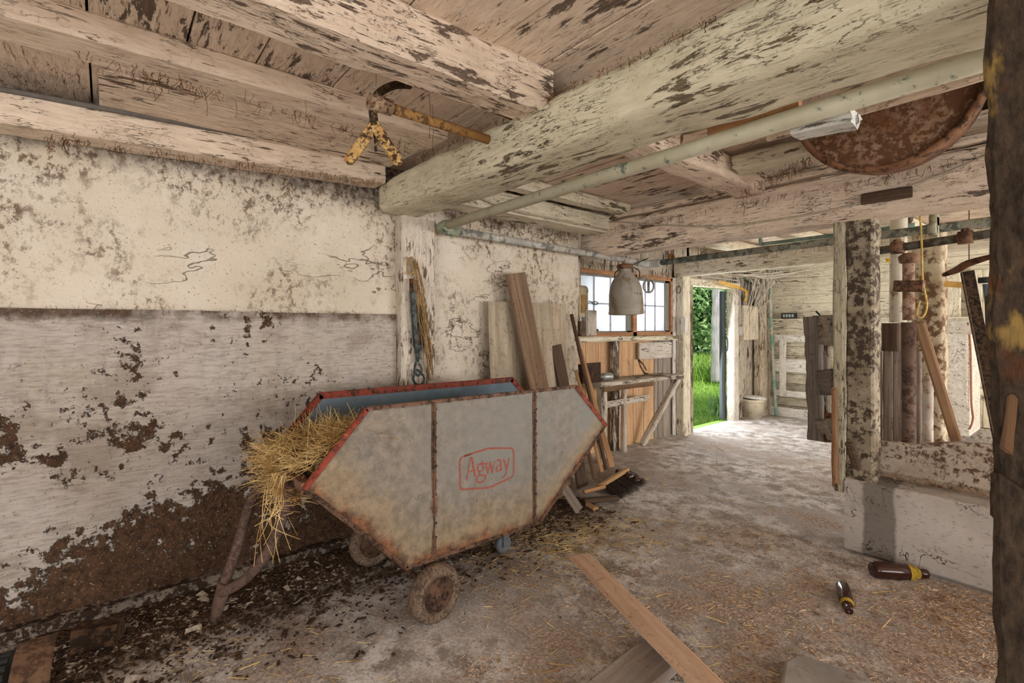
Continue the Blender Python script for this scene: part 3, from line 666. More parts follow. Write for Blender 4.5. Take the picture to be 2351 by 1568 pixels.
brd = [(300, 455), (880, 265), (980, 235), (1600, 228), (1665, 260), (1690, 340), (1692, 920), (1670, 990), (1600, 1050), (1090, 1290), (960, 1325), (300, 1365), (225, 1360), (192, 1280), (188, 640), (210, 520), (245, 480)]
pp = []
for i in range(len(brd)):
    a = lp(*brd[i]); b = lp(*brd[(i + 1) % len(brd)])
    for q in range(3): pp.append(a.lerp(b, q / 3))
pp.append(pp[0].copy()); pp.append(pp[1].copy())
MB().ribbon(onsheet(pp), [.0098] * len(pp), .0006, (1, 0, 0)).build('logo_border', lm.m, cart)
# running gear
TIRE = mottled((132, 112, 94), (80, 66, 56), 40, .52, (110, 93, 78), .95); HUB = rusty((82, 60, 47), (48, 36, 30), (104, 78, 60), 22)
def wheel(x, y, sg, parent, r=.135, wd=.085, lab=None, yaw=0):
    ax = Vector((sg * math.cos(yaw), math.sin(yaw), 0)); c = Vector((x, y, r))
    o = MB().lathe([(r * .62, -wd * .36), (r * .80, -wd * .47), (r * .93, -wd * .40), (r, -wd * .16), (r, wd * .16), (r * .93, wd * .40), (r * .80, wd * .47), (r * .62, wd * .38), (r * .60, 0), (r * .62, -wd * .36)], c, ax, 40).build('wheel', TIRE, parent)
    MB().lathe([(0, -wd * .2), (r * .62, -wd * .32), (r * .62, wd * .34), (r * .57, wd * .30), (r * .52, wd * .12), (r * .30, wd * .10), (r * .26, wd * .34), (r * .16, wd * .40), (r * .14, wd * .52), (0, wd * .54)], c, ax, 32).build('hub', HUB, o)
    return o
wheel(-2.055, 1.215, 1, cart, yaw=.10); wheel(XB - .06, 1.215, -1, cart)
axl = MB().tube([(XB - .06, 1.215, .135), (-2.055, 1.215, .135)], .014, 10).box((XB + .02, 1.19, .13), (XB + .05, 1.24, .272)).box((XC - .05, 1.19, .13), (XC - .02, 1.24, .272))
axl.build('axle', HUB, cart)
cf = MB().box((XM - .05, 1.84, .245), (XM + .05, 1.94, .268)).box((XM - .032, 1.885, .045), (XM - .026, 1.93, .25)).box((XM + .026, 1.885, .045), (XM + .032, 1.93, .25)).build('caster_fork', plain('dull_zinc', (120, 126, 132), .5, .5), cart)
MB().lathe([(0, -.02), (.030, -.02), (.050, -.019), (.055, 0), (.050, .019), (.030, .02), (0, .02)], (XM, 1.905, .056), (1, 0, 0), 28).build('caster_wheel', plain('pale_blue_grey_rubber', (112, 116, 122), .7), cf)
# forked pipe handle that drops to the floor
HP = mottled((114, 92, 82), (78, 60, 53), 34, .52, (98, 78, 69), .8)
end = Vector((-2.66, .392, .028)); jn = atd(512, 1350, 2.30)
def arm(pix, start, jt):
    ps = [start] + [atd(px, py, t) for px, py, t in pix] + [jt]
    return curve(ps, 7)
A1 = arm([(575, 1155, 2.36), (548, 1245, 2.33)], atd(604, 1108, 2.42), jn)
A2 = arm([(652, 1175, 2.15), (618, 1262, 2.20), (562, 1330, 2.26)], atd(668, 1110, 2.11), jn + Vector((.02, -.01, -.01)))
m = MB().tube(A1, .023, 14).tube(A2, .023, 14).tube([jn + Vector((.01, .01, .03)), (jn + end) / 2, end], [.033, .028, .021], 14)
m.build('forked_handle', HP, cart)
MB().tube([atd(604, 1108, 2.42), (XB + .03, .66, .70)], .016, 10).build('handle_lug', HUB, cart)
MB().tube([atd(668, 1110, 2.11), (XC - .06, .66, .71)], .016, 10).build('handle_lug', HUB, cart)
# hay spilling over the front lip
def straw_mesh(items):
    m = MB()
    for p, d, L, r in items:
        d = d.normalized(); q = p + d * L * .5 + Vector((rnd.uniform(-1, 1), rnd.uniform(-1, 1), rnd.uniform(-.6, .6))) * L * .06
        m.tube([p, q, p + d * L], [r, r, r * .6], 3, False)
    return m
SM = Mt('dry_golden_straw', .7); rn = SM.noise(9, det=3)
STRAW = SM.out(SM.mix(SM.step(rn, .35, .65), (150, 112, 58), (226, 198, 140)))
it = []
for i in range(2600):
    u = rnd.random(); v = rnd.random(); x = XB + .03 + (XC - XB - .06) * u
    y = .60 + .42 * v + rnd.gauss(0, .02)
    zt = .80 + .13 * math.sin(min(1, v * 1.4) * 1.6) * (.7 + .5 * u) - .10 * (v < .12)
    zf = .76 - (y - .6225) * 1.0 if y < 1.05 else .34
    z = zt - abs(rnd.gauss(0, .045)); z = max(z, zf + .02) if y > .64 else z
    it.append((Vector((x, y, z)), Vector((rnd.gauss(0, 1), rnd.gauss(-.25, 1), rnd.gauss(.05, .33))), rnd.uniform(.04, .13), rnd.uniform(.0009, .0018)))
for i in range(900):   # the tuft over the lip
    u = rnd.betavariate(1.6, 1.8); x = XB + .03 + (XC - XB - .12) * u; y = .625 + rnd.gauss(0, .045); z = .80 + rnd.gauss(0, .035)
    it.append((Vector((x, y, z)), Vector((rnd.gauss(-.05, .8), rnd.gauss(-.35, .6), rnd.gauss(.0, .35))), rnd.uniform(.04, .11), rnd.uniform(.0009, .0018)))
for i in range(70):    # upright stalks
    it.append((Vector((rnd.uniform(XB + .1, XC - .04), rnd.uniform(.72, .98), .86)), Vector((rnd.gauss(0, .35), rnd.gauss(0, .4), 1)), rnd.uniform(.08, .17), .0012))
hay = straw_mesh(it)
def chain_straw(pts, r=.0015): hay.tube(curve(pts, 4), r, 4)
for s_ in range(26):  # long stalks dangling from the lip
    px = rnd.gauss(640, 14); p = atd(px, 1090 + rnd.uniform(-8, 12), 2.05 + rnd.uniform(-.03, .12)); ln = rnd.choice((.08, .12, .2, .3, .38)); q = [p]
    for k in range(1, 4): q.append(p + Vector((rnd.gauss(-.01, .012) * k, rnd.gauss(-.006, .012) * k, -ln * k / 3)))
    chain_straw(q)
tag(hay.build('hay', STRAW), 'heap of dry golden hay spilling over the front lip of the feed cart', 'hay', kind='stuff')
# ================================================================= LOOSE THINGS
def board(name, label, p0, p1, w_, t_, mat, up, cat='board', group=None, **k):
    return tag(hewn(name, p0, p1, w_, t_, mat, up=up, **k), label, cat, group)
# --- leaning against the stone wall
B1 = bare('X', (196, 182, 160), (158, 140, 116), .55, .85, 14); B2 = bare('X', (152, 124, 98), (104, 84, 70), .55); B3 = bare('X', (104, 84, 68), (68, 52, 42), .5)
tpz = 1.62
board('plywood_sheet', 'wide pale stained plywood sheet leaning on the stone wall behind the brown plank', (-3.03, 2.745, .02), (-3.115, 2.745, 1.60), .86, .014, B1, (1, 0, .05), 'plywood', amp=.003, seed=60)
p0 = atx(1290, 1010, -2.88); p0.z = .02
board('wide_plank', 'long two toned brown plank leaning steeply against the pale plywood sheet', (-2.86, 2.86, .02), atx(1183, 628, -3.07), .205, .045, B2, (1, 0, .12), amp=.004, seed=61)
board('short_plank', 'short dark plank leaning beside the long brown plank behind the cart corner', (-2.93, 3.20, .02), atx(1276, 792, -3.10), .13, .03, B3, (1, 0, .1), amp=.004, seed=62)
# --- turnbuckle and twine on the wall post
XP = XW + .10
def pp_(px, py, dx=0): return atx(px, py, XP + dx)
tb = thing('turnbuckle', tuple(pp_(955, 830)), 'green grey iron turnbuckle with hook hanging on the wide wall post', 'turnbuckle')
IR = mottled((92, 102, 98), (56, 56, 52), 16, .5, (76, 86, 84), .6, .3)
m = MB().ribbon([pp_(944, 668, .01), pp_(950, 760, .01), pp_(953, 795, .01)], [.026, .026, .028], .03, (1, 0, 0)).ribbon([pp_(965, 700, .01), pp_(969, 795, .01)], [.022, .024], .016, (1, 0, 0))
m.ribbon([pp_(959, 792, .01), pp_(958, 812, .01)], [.062, .040], .02, (1, 0, 0)); m.tube([pp_(958, 800, .02), pp_(958, 832, .02)], [.018, .013], 12); m.build('frame', IR, tb)
MB().tube([pp_(944, 640, .03), pp_(945, 672, .03)], .014, 10).build('threaded_rod', DRUST, tb); MB().tube([pp_(959, 740, .03), pp_(960, 792, .03)], .012, 10).build('threaded_rod', DRUST, tb)
m = MB().tube(curve([pp_(957, 826, .02), pp_(952, 846, .03), pp_(960, 862, .035), pp_(968, 850, .03), pp_(962, 834, .02)]), .0085, 10); m.build('hook', IR, tb)
m = MB().tube(curve([pp_(957, 850, .03), pp_(949, 868, .03), pp_(955, 882, .03), pp_(968, 882, .03), pp_(974, 868, .03), pp_(966, 856, .035)], 5, True), .008, 10); m.build('shackle', IR, tb)
tw = MB(); rnd.seed(5)
for i in range(22):
    a = pp_(950 + rnd.uniform(-5, 8), 597 + rnd.uniform(-6, 10), .02 + rnd.uniform(0, .02)); b_p = pp_(990 + rnd.gauss(0, 4), 862 + rnd.uniform(-60, 18), .03 + rnd.uniform(-.01, .015))
    mid = [a.lerp(b_p, t) + Vector((rnd.uniform(-.01, .02), rnd.gauss(0, .012), rnd.gauss(0, .004))) for t in (.25, .5, .75)]
    tw.tube(curve([a] + mid + [b_p], 5), .0024, 5)
for i in range(4): tw.tube(curve([pp_(938 + i * 2, 592, .03), pp_(934, 612 + i * 5, .035), pp_(944 + i, 628, .035), pp_(954, 612, .03), pp_(948, 594, .03)], 5, True), .0026, 5)
for i in range(3): tw.tube(curve([pp_(956, 665 + i * 3, .045), pp_(966, 668 + i * 3, .055), pp_(974, 668 + i * 2, .04)], 4), .003, 5)
tag(tw.build('baling_twine', mottled((190, 154, 104), (128, 98, 62), 40, .55)), 'hank of orange baling twine hanging beside the iron turnbuckle', 'twine')

# --- workbench beneath the window
wb = thing('workbench', (-3.45, 4.6, 0), 'narrow white painted workbench with diagonal brace below the window', 'workbench')
WB = dict(paint=(222, 212, 198), paint2=(190, 178, 162), wood=(104, 86, 72), wear=.43, dirt=.9)
hewn('bench_top', (-3.45, 3.86, .812), (-3.45, 5.36, .800), .34, .045, painted('X', **WB), parent=wb, amp=.008, seed=70)
hewn('bench_apron', (-3.30, 3.90, .765), (-3.30, 4.75, .765), .03, .06, bare('X', (140, 112, 84), (90, 68, 52), .6), parent=wb, amp=.006, seed=71)
hewn('bench_leg', (-3.335, 3.93, 0), (-3.335, 3.93, .79), .085, .085, painted('X', **dict(WB, wear=.44)), up=(1, 0, 0), parent=wb, amp=.006, seed=72)
hewn('bench_leg', (-3.50, 4.50, 0), (-3.50, 4.50, .79), .05, .06, painted('X', **dict(WB, wear=.42)), up=(1, 0, 0), parent=wb, amp=.006, seed=73)
hewn('bench_leg', (-3.60, 4.46, 0), (-3.60, 4.46, 1.25), .10, .07, painted('X', **dict(WB, wear=.52)), up=(1, 0, 0), parent=wb, amp=.006, seed=76)
hewn('diagonal_brace', (-3.56, 4.92, .0), (-3.31, 5.27, .78), .06, .08, painted('X', **WB), up=(1, 0, 0), parent=wb, amp=.004, seed=74)
hewn('bench_rail', (-3.48, 3.62, .55), (-3.50, 4.95, .565), .03, .07, painted('X', **WB), parent=wb, amp=.004, seed=75)
board('painted_board', 'blank pale painted board nailed under the right half of the window', atx(1466, 806, XS + .05), atx(1541, 803, XS + .05), .20, .02, painted('X', paint=(214, 206, 196), paint2=(192, 182, 170), wood=(120, 100, 84), wear=.36, dirt=.7), (1, 0, 0), 'panel', amp=.003, seed=76)
tb_ = MB().box((-3.44, 3.66, .835), (-3.36, 3.90, 1.02)); tb_.box((-3.46, 3.64, .835), (-3.34, 3.92, .85)); tb_.box((-3.365, 3.66, .84), (-3.35, 3.93, 1.035))
tag(tb_.build('metal_box', mottled((72, 54, 44), (110, 84, 62), 30, .62)), 'dark rusty metal box standing on the left end of the workbench', 'box')
dc = MB().lathe([(0, 0), (.038, .004), (.042, .02), (.042, .10), (.036, .125), (.018, .135), (.018, .16), (0, .16)], (-3.36, 4.12, .878), (-.25, -.9, 0), 24)
tag(dc.build('metal_flask', plain('dull_aluminium', (176, 176, 172), .4, .5)), 'small dull silver flask lying on the workbench beside the rusty box', 'flask')
tag(MB().hewn((-3.52, 4.10, .85), (-3.48, 4.32, .85), .12, .03, amp=.006, seed=77).build('scrap_board', B3), 'small dark scrap board lying behind the silver flask on the workbench', 'board')
ch = MB(); cpts = curve([atx(1466, 826, XS + .13), atx(1471, 842, XS + .14), atx(1480, 856, XS + .17), atx(1486, 858, XS + .18)], 5)
cpts2 = curve([atx(1466, 826, XS + .13), atx(1476, 836, XS + .15), atx(1484, 850, XS + .18)], 5)
for cp_ in (cpts, cpts2):
    for i, p in enumerate(cp_[:-1]):
        t = (cp_[i + 1] - p).normalized(); u = t.orthogonal().normalized() if i % 2 else t.cross(t.orthogonal()).normalized()
        ch.tube([p + (t * math.cos(a) * .016 + u * math.sin(a) * .009) for a in [2 * math.pi * q / 10 for q in range(11)]], .003, 5)
tag(ch.build('chain', DRUST), 'short rusty chain hanging off the pale panel over the workbench', 'chain')

# --- boxes beside the window on the corner board
board('corner_board', 'blotched whitewashed board at the corner of the stone wall left of the window', (-3.42, 3.60, 1.22), (-3.42, 3.60, 2.12), .18, .05, painted('X', paint=(214, 204, 186), paint2=(180, 166, 148), wood=(110, 90, 70), wear=.44, dirt=1.0), (1, 0, 0), amp=.006, seed=80)
BX = plain('yellowed_enamel', (196, 178, 146), .6); BG = painted('Z', paint=(206, 198, 186), paint2=(180, 170, 158), wood=(126, 110, 96), wear=.38, dirt=.8)
c0 = atx(1338, 693, -3.36)
em = thing('meter_box', tuple(c0), 'yellowed meter box with rounded top mounted above the grey switch box', 'box')
MB().box((c0.x - .035, c0.y - .075, c0.z - .15), (c0.x + .02, c0.y + .055, c0.z + .11)).lathe([(0, -.075), (.055, -.075), (.055, .055), (0, .055)], (c0.x - .03, c0.y, c0.z + .11), (0, 1, 0), 20).build('housing', BX, em)
MB().box((c0.x + .02, c0.y - .045, c0.z - .11), (c0.x + .028, c0.y + .03, c0.z + .07)).build('face_plate', mottled((192, 158, 104), (140, 108, 70), 20, .55), em)
c1 = atx(1348, 742, -3.33)
eb = thing('switch_box', tuple(c1), 'grey painted switch box at the lower left corner of the window', 'box')
MB().box((c1.x - .06, c1.y - .02, c1.z - .12), (c1.x + .01, c1.y + .13, c1.z + .13)).build('housing', BG, eb); MB().box((c1.x + .01, c1.y - .008, c1.z - .105), (c1.x + .018, c1.y + .118, c1.z + .115)).build('lid', BG, eb)
MB().box((c1.x - .055, c1.y - .10, c1.z - .13), (c1.x - .0, c1.y - .03, c1.z + .02)).build('side_socket', mottled((120, 102, 86), (84, 68, 56), 20, .5), eb)
MB().tube([(c1.x, c1.y + .13, c1.z - .07), (c1.x, c1.y + .16, c1.z - .07)], .012, 10).build('knob', DRUST, eb)
hk = MB().tube(curve([atx(1351, 691, -3.35), atx(1358, 693, -3.33), atx(1360, 697, -3.31), atx(1366, 700, -3.31), atx(1373, 697, -3.31), atx(1368, 692, -3.32), atx(1360, 694, -3.33)], 5), .004, 8)
tag(hk.build('wire_hook', plain('black_wire', (52, 46, 42), .5, .3)), 'small black wire hook with loop sticking out from the meter box', 'hook')

# --- milker pail hanging from the pipe
tc_ = Vector((-3.0, 4.07, 0)); tc_ = atd(1438, 700, 4.86); cx, cy = tc_.x, tc_.y
zt, zb = 1.985, 1.525
mk = thing('milker_pail', (cx, cy, zb), 'dusty grey metal milker pail hanging upside down under the pipe elbow', 'pail')
MKM = mottled((162, 155, 143), (134, 116, 92), 6, .56, (142, 134, 122), .5, .15, .001, (1, 1, .6))
prof = [(.062, .455), (.058, .43), (.066, .405), (.095, .37), (.128, .32), (.152, .26), (.162, .19), (.165, .10), (.170, .09), (.165, .08), (.168, .03), (.174, .012), (.170, 0), (.160, .004), (.156, .03), (.155, .18), (.14, .26), (.08, .37), (0, .38)]
axm = Vector((.04, -.10, 1)).normalized()
MB().lathe(prof, (cx, cy, zb), axm, 48).build('pail_body', MKM, mk)
MB().lathe([(.075, .44), (.082, .455), (.078, .48), (.04, .49), (0, .49)], (cx, cy, zb), axm, 28).tube([(cx, cy - .05, zb + .47), (cx + .01, cy - .05, zb + .53)], .012, 8).build('neck_fitting', RUST, mk)
hc = atd(1489, 657, 4.80)
ringpts = lambda r: [hc + RGT * math.cos(a) * r * .8 + UPV * math.sin(a) * r for a in [2 * math.pi * q / 24 for q in range(25)]]
MB().tube(ringpts(.062), .009, 10).tube([hc + UPV * .06, hc - UPV * .06], .012, 10).tube([hc + UPV * .055, hc + UPV * .1 - RGT * .03, atd(1462, 640, 4.8)], .009, 8).build('ring_handle', GALV, mk)
bl = MB().tube(curve([atd(1419, 655, 4.9), atd(1411, 632, 4.86), atd(1422, 618, 4.8), atd(1442, 612, 4.8), atd(1466, 620, 4.8), atd(1468, 640, 4.86)], 6), .005, 8).tube([atd(1443, 612, 4.82), Vector((-3.0, 4.24, 2.09))], .005, 8)
bl.build('wire_bail', plain('black_wire', (52, 46, 42), .5, .3), mk)
for (u, h_) in ((1440, 5), (1448, 4), (1457, 6), (1464, 5), (1470, 6)):
    let = MB(); p = atd(u, 668 + (u - 1440) * .14, 4.69); let.tube([p, p - UPV * .004 * h_], .0022, 4)
    p = p + UPV * .0
    let.tube([p - UPV * .002 * h_, p - UPV * .002 * h_ + RGT * .012 + UPV * .006], .0018, 4)
    let.build('faded_marking', DRUST, mk)

# --- porcelain / rusty insulators on the header
def insulator(px, py, t, rr, mat, label, stem=True):
    c = atd(px, py, t); m = MB().lathe([(rr * .3, -.03), (rr, -.03), (rr * 1.05, -.02), (rr * .7, -.008), (rr * .7, .008), (rr * 1.05, .02), (rr, .03), (rr * .3, .03), (rr * .28, -.03)], c, (CAM - c) * Vector((1, 1, 0)), 24)
    m.tube([c, c + Vector((0, .0, 2.40 - c.z))], .006, 8)
    return tag(m.build('insulator', mat), label, 'insulator', 'knob insulators on the far ceiling')
insulator(1541, 590, 5.2, .034, rusty((150, 96, 46), (84, 52, 30), (176, 120, 60), 30), 'rusty brown round knob insulator hanging above the door post')
insulator(1617, 586, 5.2, .040, mottled((160, 142, 120), (110, 90, 72), 26, .55), 'pale grooved knob insulator hanging right of the rusty one')
insulator(2080, 503, 3.95, .045, mottled((150, 136, 112), (64, 44, 32), 22, .5), 'dark centred round socket hanging above the stanchion pipe')
ye = atd(2040, 594, 5.0); tag(MB().lathe([(.0, -.02), (.03, -.02), (.016, 0), (.03, .02), (0, .02)], ye, (1, 0, .3), 16).box(ye - Vector((.02, .01, .035)), ye + Vector((.02, .01, .0))).build('yellow_insulator', plain('yellow_plastic', (240, 186, 30), .5)), 'bright yellow plastic insulator on the wire behind the stall pipes', 'insulator')

# --- electrical panel, wires and conduit near the side door
XE = XS + .02
ep = thing('electrical_panel', (XE, 7.62, 1.2), 'cream fuse panel beside the side door under a tangle of wires', 'electrical panel')
pc = dict(paint=(226, 214, 192), paint2=(200, 186, 162), wood=(130, 104, 80), wear=.33, dirt=.5)
qa = atx(1700, 790, XE + .05); qb = atx(1732, 690, XE + .05)
MB().box((XE, qa.y, 1.20), (XE + .10, qb.y, 1.72)).build('panel_box', painted('Z', **pc), ep)
MB().box((XE + .10, qa.y + .17, 1.22), (XE + .115, qb.y - .01, 1.70)).build('panel_door', painted('Z', **pc), ep)
cd_ = MB().tube(curve([(XE + .03, 6.3, 2.09), (XE + .04, 7.2, 2.09), (XE + .05, 7.33, 2.08), (XE + .05, 7.38, 2.0), (XE + .05, 7.38, 1.4)], 6), .011, 10)
tag(cd_.build('conduit', plain('pale_conduit', (196, 196, 190), .5, .3)), 'pale conduit bent around the upper corner of the side door', 'conduit')
tag(MB().box((XE, 7.34, 1.27), (XE + .07, 7.43, 1.40)).build('junction_box', plain('zinc_box', (196, 198, 198), .5, .3)), 'small grey junction box at the foot of the pale conduit', 'box')
wires = MB(); rnd.seed(21)
for i in range(34):
    a = Vector((XE + rnd.uniform(.05, .3), rnd.uniform(7.3, 8.3), rnd.uniform(2.18, 2.42))); e_ = Vector((XE + .05 + rnd.uniform(0, .06), rnd.uniform(7.5, 8.35), rnd.uniform(1.4, 1.8)))
    mid = a.lerp(e_, .4) + Vector((rnd.uniform(0, .12), rnd.gauss(0, .1), rnd.uniform(.0, .2)))
    wires.tube(curve([a, mid, e_], 6), .0065, 5)
for i in range(16):
    a = Vector((XE + .1, rnd.uniform(6.4, 7.6), rnd.uniform(2.12, 2.3))); e_ = a + Vector((rnd.uniform(.3, 1.2), rnd.uniform(.3, .9), rnd.uniform(-.05, .15)))
    wires.tube(curve([a, a.lerp(e_, .5) - Vector((0, 0, rnd.uniform(0, .1))), e_], 6), .0055, 5)
tag(wires.build('wiring_tangle', plain('dusty_white_wire', (206, 196, 178))), 'tangle of dusty white wires fanning out over the fuse panel', 'wires', kind='stuff')
yw = MB()
for q in range(3): yw.tube(curve([atx(1650 + q * 4, 645 + q * 3, XE + .2), atx(1690, 655 + q * 3, XE + .15), atx(1710 + q * 2, 668, XE + .12), atx(1713 - q * 2, 692, XE + .08)], 6), .006, 6)
tag(yw.build('yellow_cable', plain('yellow_cable', (232, 178, 40))), 'bright yellow cable looping down into the top of the fuse panel', 'cable')
board('post_cluster', 'rough cream corner post standing between fuse panel and far wall', (XS + .09, 8.13, 0), (XS + .09, 8.13, 2.3), .42, .12, painted('X', paint=(212, 200, 176), paint2=(176, 160, 136), wood=(128, 106, 84), wear=.42, dirt=.9), (1, 0, 0), 'post', amp=.014, seed=84)

# --- bucket with lid
bk0 = atz(1727, 957, 0.0)
bk = thing('bucket', tuple(bk0), 'white plastic tub with loose lid on the floor beside the side door', 'bucket')
MB().lathe([(0, 0), (.125, 0), (.135, .01), (.165, .24), (.178, .245), (.18, .28), (.168, .285), (.165, .27), (.155, .03), (0, .02)], bk0, (0, 0, 1), 36).build('tub', mottled((222, 210, 184), (176, 158, 128), 8, .6), bk)
MB().lathe([(0, .335), (.15, .33), (.17, .315), (.178, .30), (.172, .29), (0, .295)], bk0, (.05, .06, 1), 36).build('lid', plain('white_plastic', (232, 230, 224), .45), bk)

# --- white slatted gate leaning on the far wall, low panel, shelf things
gx = lambda px, py: aty(px, py, YF - .20)
gt_ = thing('slatted_gate', tuple(gx(1815, 950)), 'bright white slatted stall gate leaning against the far wall', 'gate')
GW = painted('X', paint=(240, 236, 228), paint2=(222, 214, 200), wood=(140, 110, 84), wear=.34, dirt=.35)
for i, (ya, yb) in enumerate(((768, 784), (823, 852), (894, 908), (930, 952))):
    x0, x1 = (1778, 1905) if i < 3 else (1757, 1990)
    a = gx(x0, (ya + yb) / 2); b = gx(x1, (ya + yb) / 2); b.z = a.z
    hewn('slat', a, b, (yb - ya) / FPX * 7.95, .025, GW, up=(0, 1, 0), parent=gt_, amp=.006, seed=90 + i)
for px, y0, y1 in ((1797, 772, 910), (1885, 772, 910)):
    hewn('upright', gx(px, y1), gx(px, y0), .10, .03, GW, up=(0, 1, 0), parent=gt_, amp=.005, seed=96)
lowp = MB()
for i in range(7): lowp.box((XS + .12, YF - .10, .52 + i * .143), (-.9, YF - .07, .52 + i * .143 + .137))
lowp.box((XS + .12, YF - .14, 1.50), (-.9, YF - .02, 1.525))
tag(lowp.build('low_partition', painted('X', **dict(PALE, dirt=.4)), origin=(-2, YF - .1, .52)), 'low cream boarded panel with ledge on the far wall behind the white gate', 'panel')
c2 = aty(1813, 728, YF - .08)
rd = thing('radio', (c2.x, c2.y, 1.525), 'small black radio standing on the ledge of the far panel', 'radio')
MB().box((c2.x - .11, c2.y - .04, 1.526), (c2.x + .10, c2.y + .03, 1.615)).build('case', plain('black_plastic', (44, 46, 46), .5), rd)
m = MB()
for q in range(4): m.box((c2.x - .085 + q * .043, c2.y - .044, 1.55), (c2.x - .055 + q * .043, c2.y - .04, 1.595))
m.build('buttons', plain('pale_key', (176, 190, 184), .5), rd)
cc = aty(1865, 727, YF - .10); tag(MB().tube([cc, cc + Vector((.35, 0, .01))], .012, 8).tube([cc + Vector((.05, 0, .08)), cc + Vector((.12, 0, 0))], .014, 8).build('iron_rod', plain('black_iron', (40, 42, 44), .5, .3)), 'thin black iron rod lying on the ledge right of the radio', 'rod')
cdz = tube('drain_pipe', curve([aty(1700, 632, 7.6), aty(1735, 650, 7.9), aty(1766, 657, 8.10), aty(1768, 700, 8.12), aty(1773, 800, 8.12), aty(1781, 940, 8.12), aty(1783, 953, 8.12)], 5), .024, mottled((136, 172, 156), (180, 176, 160), 10, .5, (110, 150, 134)))
tag(cdz, 'pale green painted pipe rising before the white slatted gate', 'pipe')
kn = aty(1772, 648, 8.2); tag(MB().lathe([(0, .03), (.05, .028), (.055, 0), (.05, -.02), (0, -.02)], kn, (0, -1, 0), 24).build('junction_cover', plain('dusty_white_wire', (206, 196, 178))), 'round white junction cover high on the far wall corner', 'cover')

# --- old gate end hung edge on beside the mottled stall post
yg = 3.86
og = thing('old_gate', tuple(aty(1890, 1000, yg)), 'dark grey broken stall gate seen edge on left of the pale casing board', 'gate')
GG = bare('X', (142, 132, 122), (100, 90, 82), .5); GG2 = painted('X', paint=(176, 166, 150), paint2=(140, 128, 112), wood=(88, 72, 60), wear=.48, dirt=.8)
g3 = lambda px, py, y=yg: aty(px, py, y)
hewn('end_stile', g3(1875, 1010), g3(1867, 727), .10, .06, GG, up=(0, 1, 0), parent=og, amp=.014, seed=100, seg=30)
for i, (y0, y1, x1) in enumerate(((728, 790, 1915), (852, 905, 1920), (965, 1012, 1905))):
    a = g3(1884, (y0 + y1) / 2, yg + .0); b = aty(1914, (y0 + y1) / 2, 3.66)
    hewn('rail_stub', a, b, (y1 - y0) / FPX * 3.7, .05, GG2 if i != 1 else GG, up=(0, 1, 0), parent=og, amp=.012, seed=101 + i, jag=.03, seg=8)
hewn('inner_stile', g3(1892, 1000, yg + .05), g3(1890, 735, yg + .05), .085, .04, GG2, up=(0, 1, 0), parent=og, amp=.008, seed=105)
for y0, y1 in ((740, 790), (948, 1015)):
    MB().hewn(g3(1902, y1, yg - .12), g3(1902, y0, yg - .12), .05, .02, (0, 1, 0), amp=.008, seed=7).build('hinge_plate', DRUST, og)

# --- concrete curb and manger on the right
CURB = Mt('limed_concrete_curb_with_wet_grey_bands', .9)
n1 = CURB.noise(2.2, det=7); f1 = CURB.noise(30, CURB.map((1, 1, 2)), 8, .72)
cc_ = CURB.mix(CURB.step(n1, .35, .65), (206, 198, 192), (178, 170, 162)); xx = CURB.sep(0)
dkm = CURB.math('MULTIPLY', CURB.step(CURB.math('ADD', xx, CURB.math('MULTIPLY', n1, .12)), -.915, -.90), CURB.step(CURB.math('ADD', xx, CURB.math('MULTIPLY', n1, .12)), -.765, -.75, 1, 0))
cc_ = CURB.mix(CURB.math('MULTIPLY', dkm, .85), cc_, (118, 112, 104))
cc_ = CURB.mix(CURB.math('MULTIPLY', CURB.step(f1, .55, .64), .5), cc_, (78, 58, 44))
cc_ = CURB.mix(CURB.math('MULTIPLY', CURB.step(CURB.math('ADD', CURB.sep(2), CURB.math('MULTIPLY', n1, .12)), .04, .10, 1, 0), .6), cc_, (96, 80, 66))
crk = CURB.math('MULTIPLY', CURB.step(CURB.math('ABSOLUTE', CURB.math('SUBTRACT', CURB.noise(3.4, det=4, dist=.9), .5)), .002, .007, 1, 0), CURB.step(CURB.noise(1.9, det=2), .5, .56))
cc_ = CURB.mix(crk, cc_, (66, 50, 40)); CURB.out(cc_, CURB.math('ADD', n1, CURB.math('MULTIPLY', f1, .5)), .008, 1)
cb = MB().hewn((-1.075, 3.70, .225), (3.2, 3.70, .225), .25, .45, seg=90, amp=.006, ch=.02, seed=110, lap=8)
tag(cb.build('concrete_curb', CURB.m, origin=(0, 0, 0)), 'limewashed concrete curb with a grey damp band under the mottled stall post', 'curb')
mg = MB()
ptsm = [(aty(px, py, 3.86).x, aty(px, py, 3.86).z) for px, py in ((1988, 1012), (2040, 1014), (2100, 1021), (2150, 1017), (2200, 1015), (2260, 1019), (2300, 1024))]
ptsm = [(ptsm[0][0] + .05, .44)] + ptsm + [(3.2, .70), (3.2, .44)]
mg.prism([(x, 3.845, z) for x, z in ptsm], (0, .06, 0)); mo = mg.build('manger_front', mottled((196, 184, 168), (96, 72, 56), 22, .52, (168, 152, 136), sc=(1, 1, 1)))
tag(mo, 'thin stained concrete manger front with a wavy top edge above the curb', 'manger')
# chaff drifted in the ledge behind the curb is straw stuff (below)
tag(MB().hewn(atd(1968, 1076, 3.02), atd(1949, 1016, 3.02), .045, .02, (0, -1, .2), amp=.003, seed=111).build('wood_offcut', B3), 'small grey offcut leaning on the foot of the mottled stall post', 'board')
lb_ = aty(2003, 1093, 3.62); lb_.z = .45; tag(MB().lathe([(0, 0), (.025, 0), (.028, .01), (.026, .04), (0, .042)], lb_, (0, 0, 1), 20).build('tin_lid', mottled((180, 170, 156), (120, 104, 88), 24, .55)), 'little pale tin lying on the curb beside the leaning offcut', 'tin')

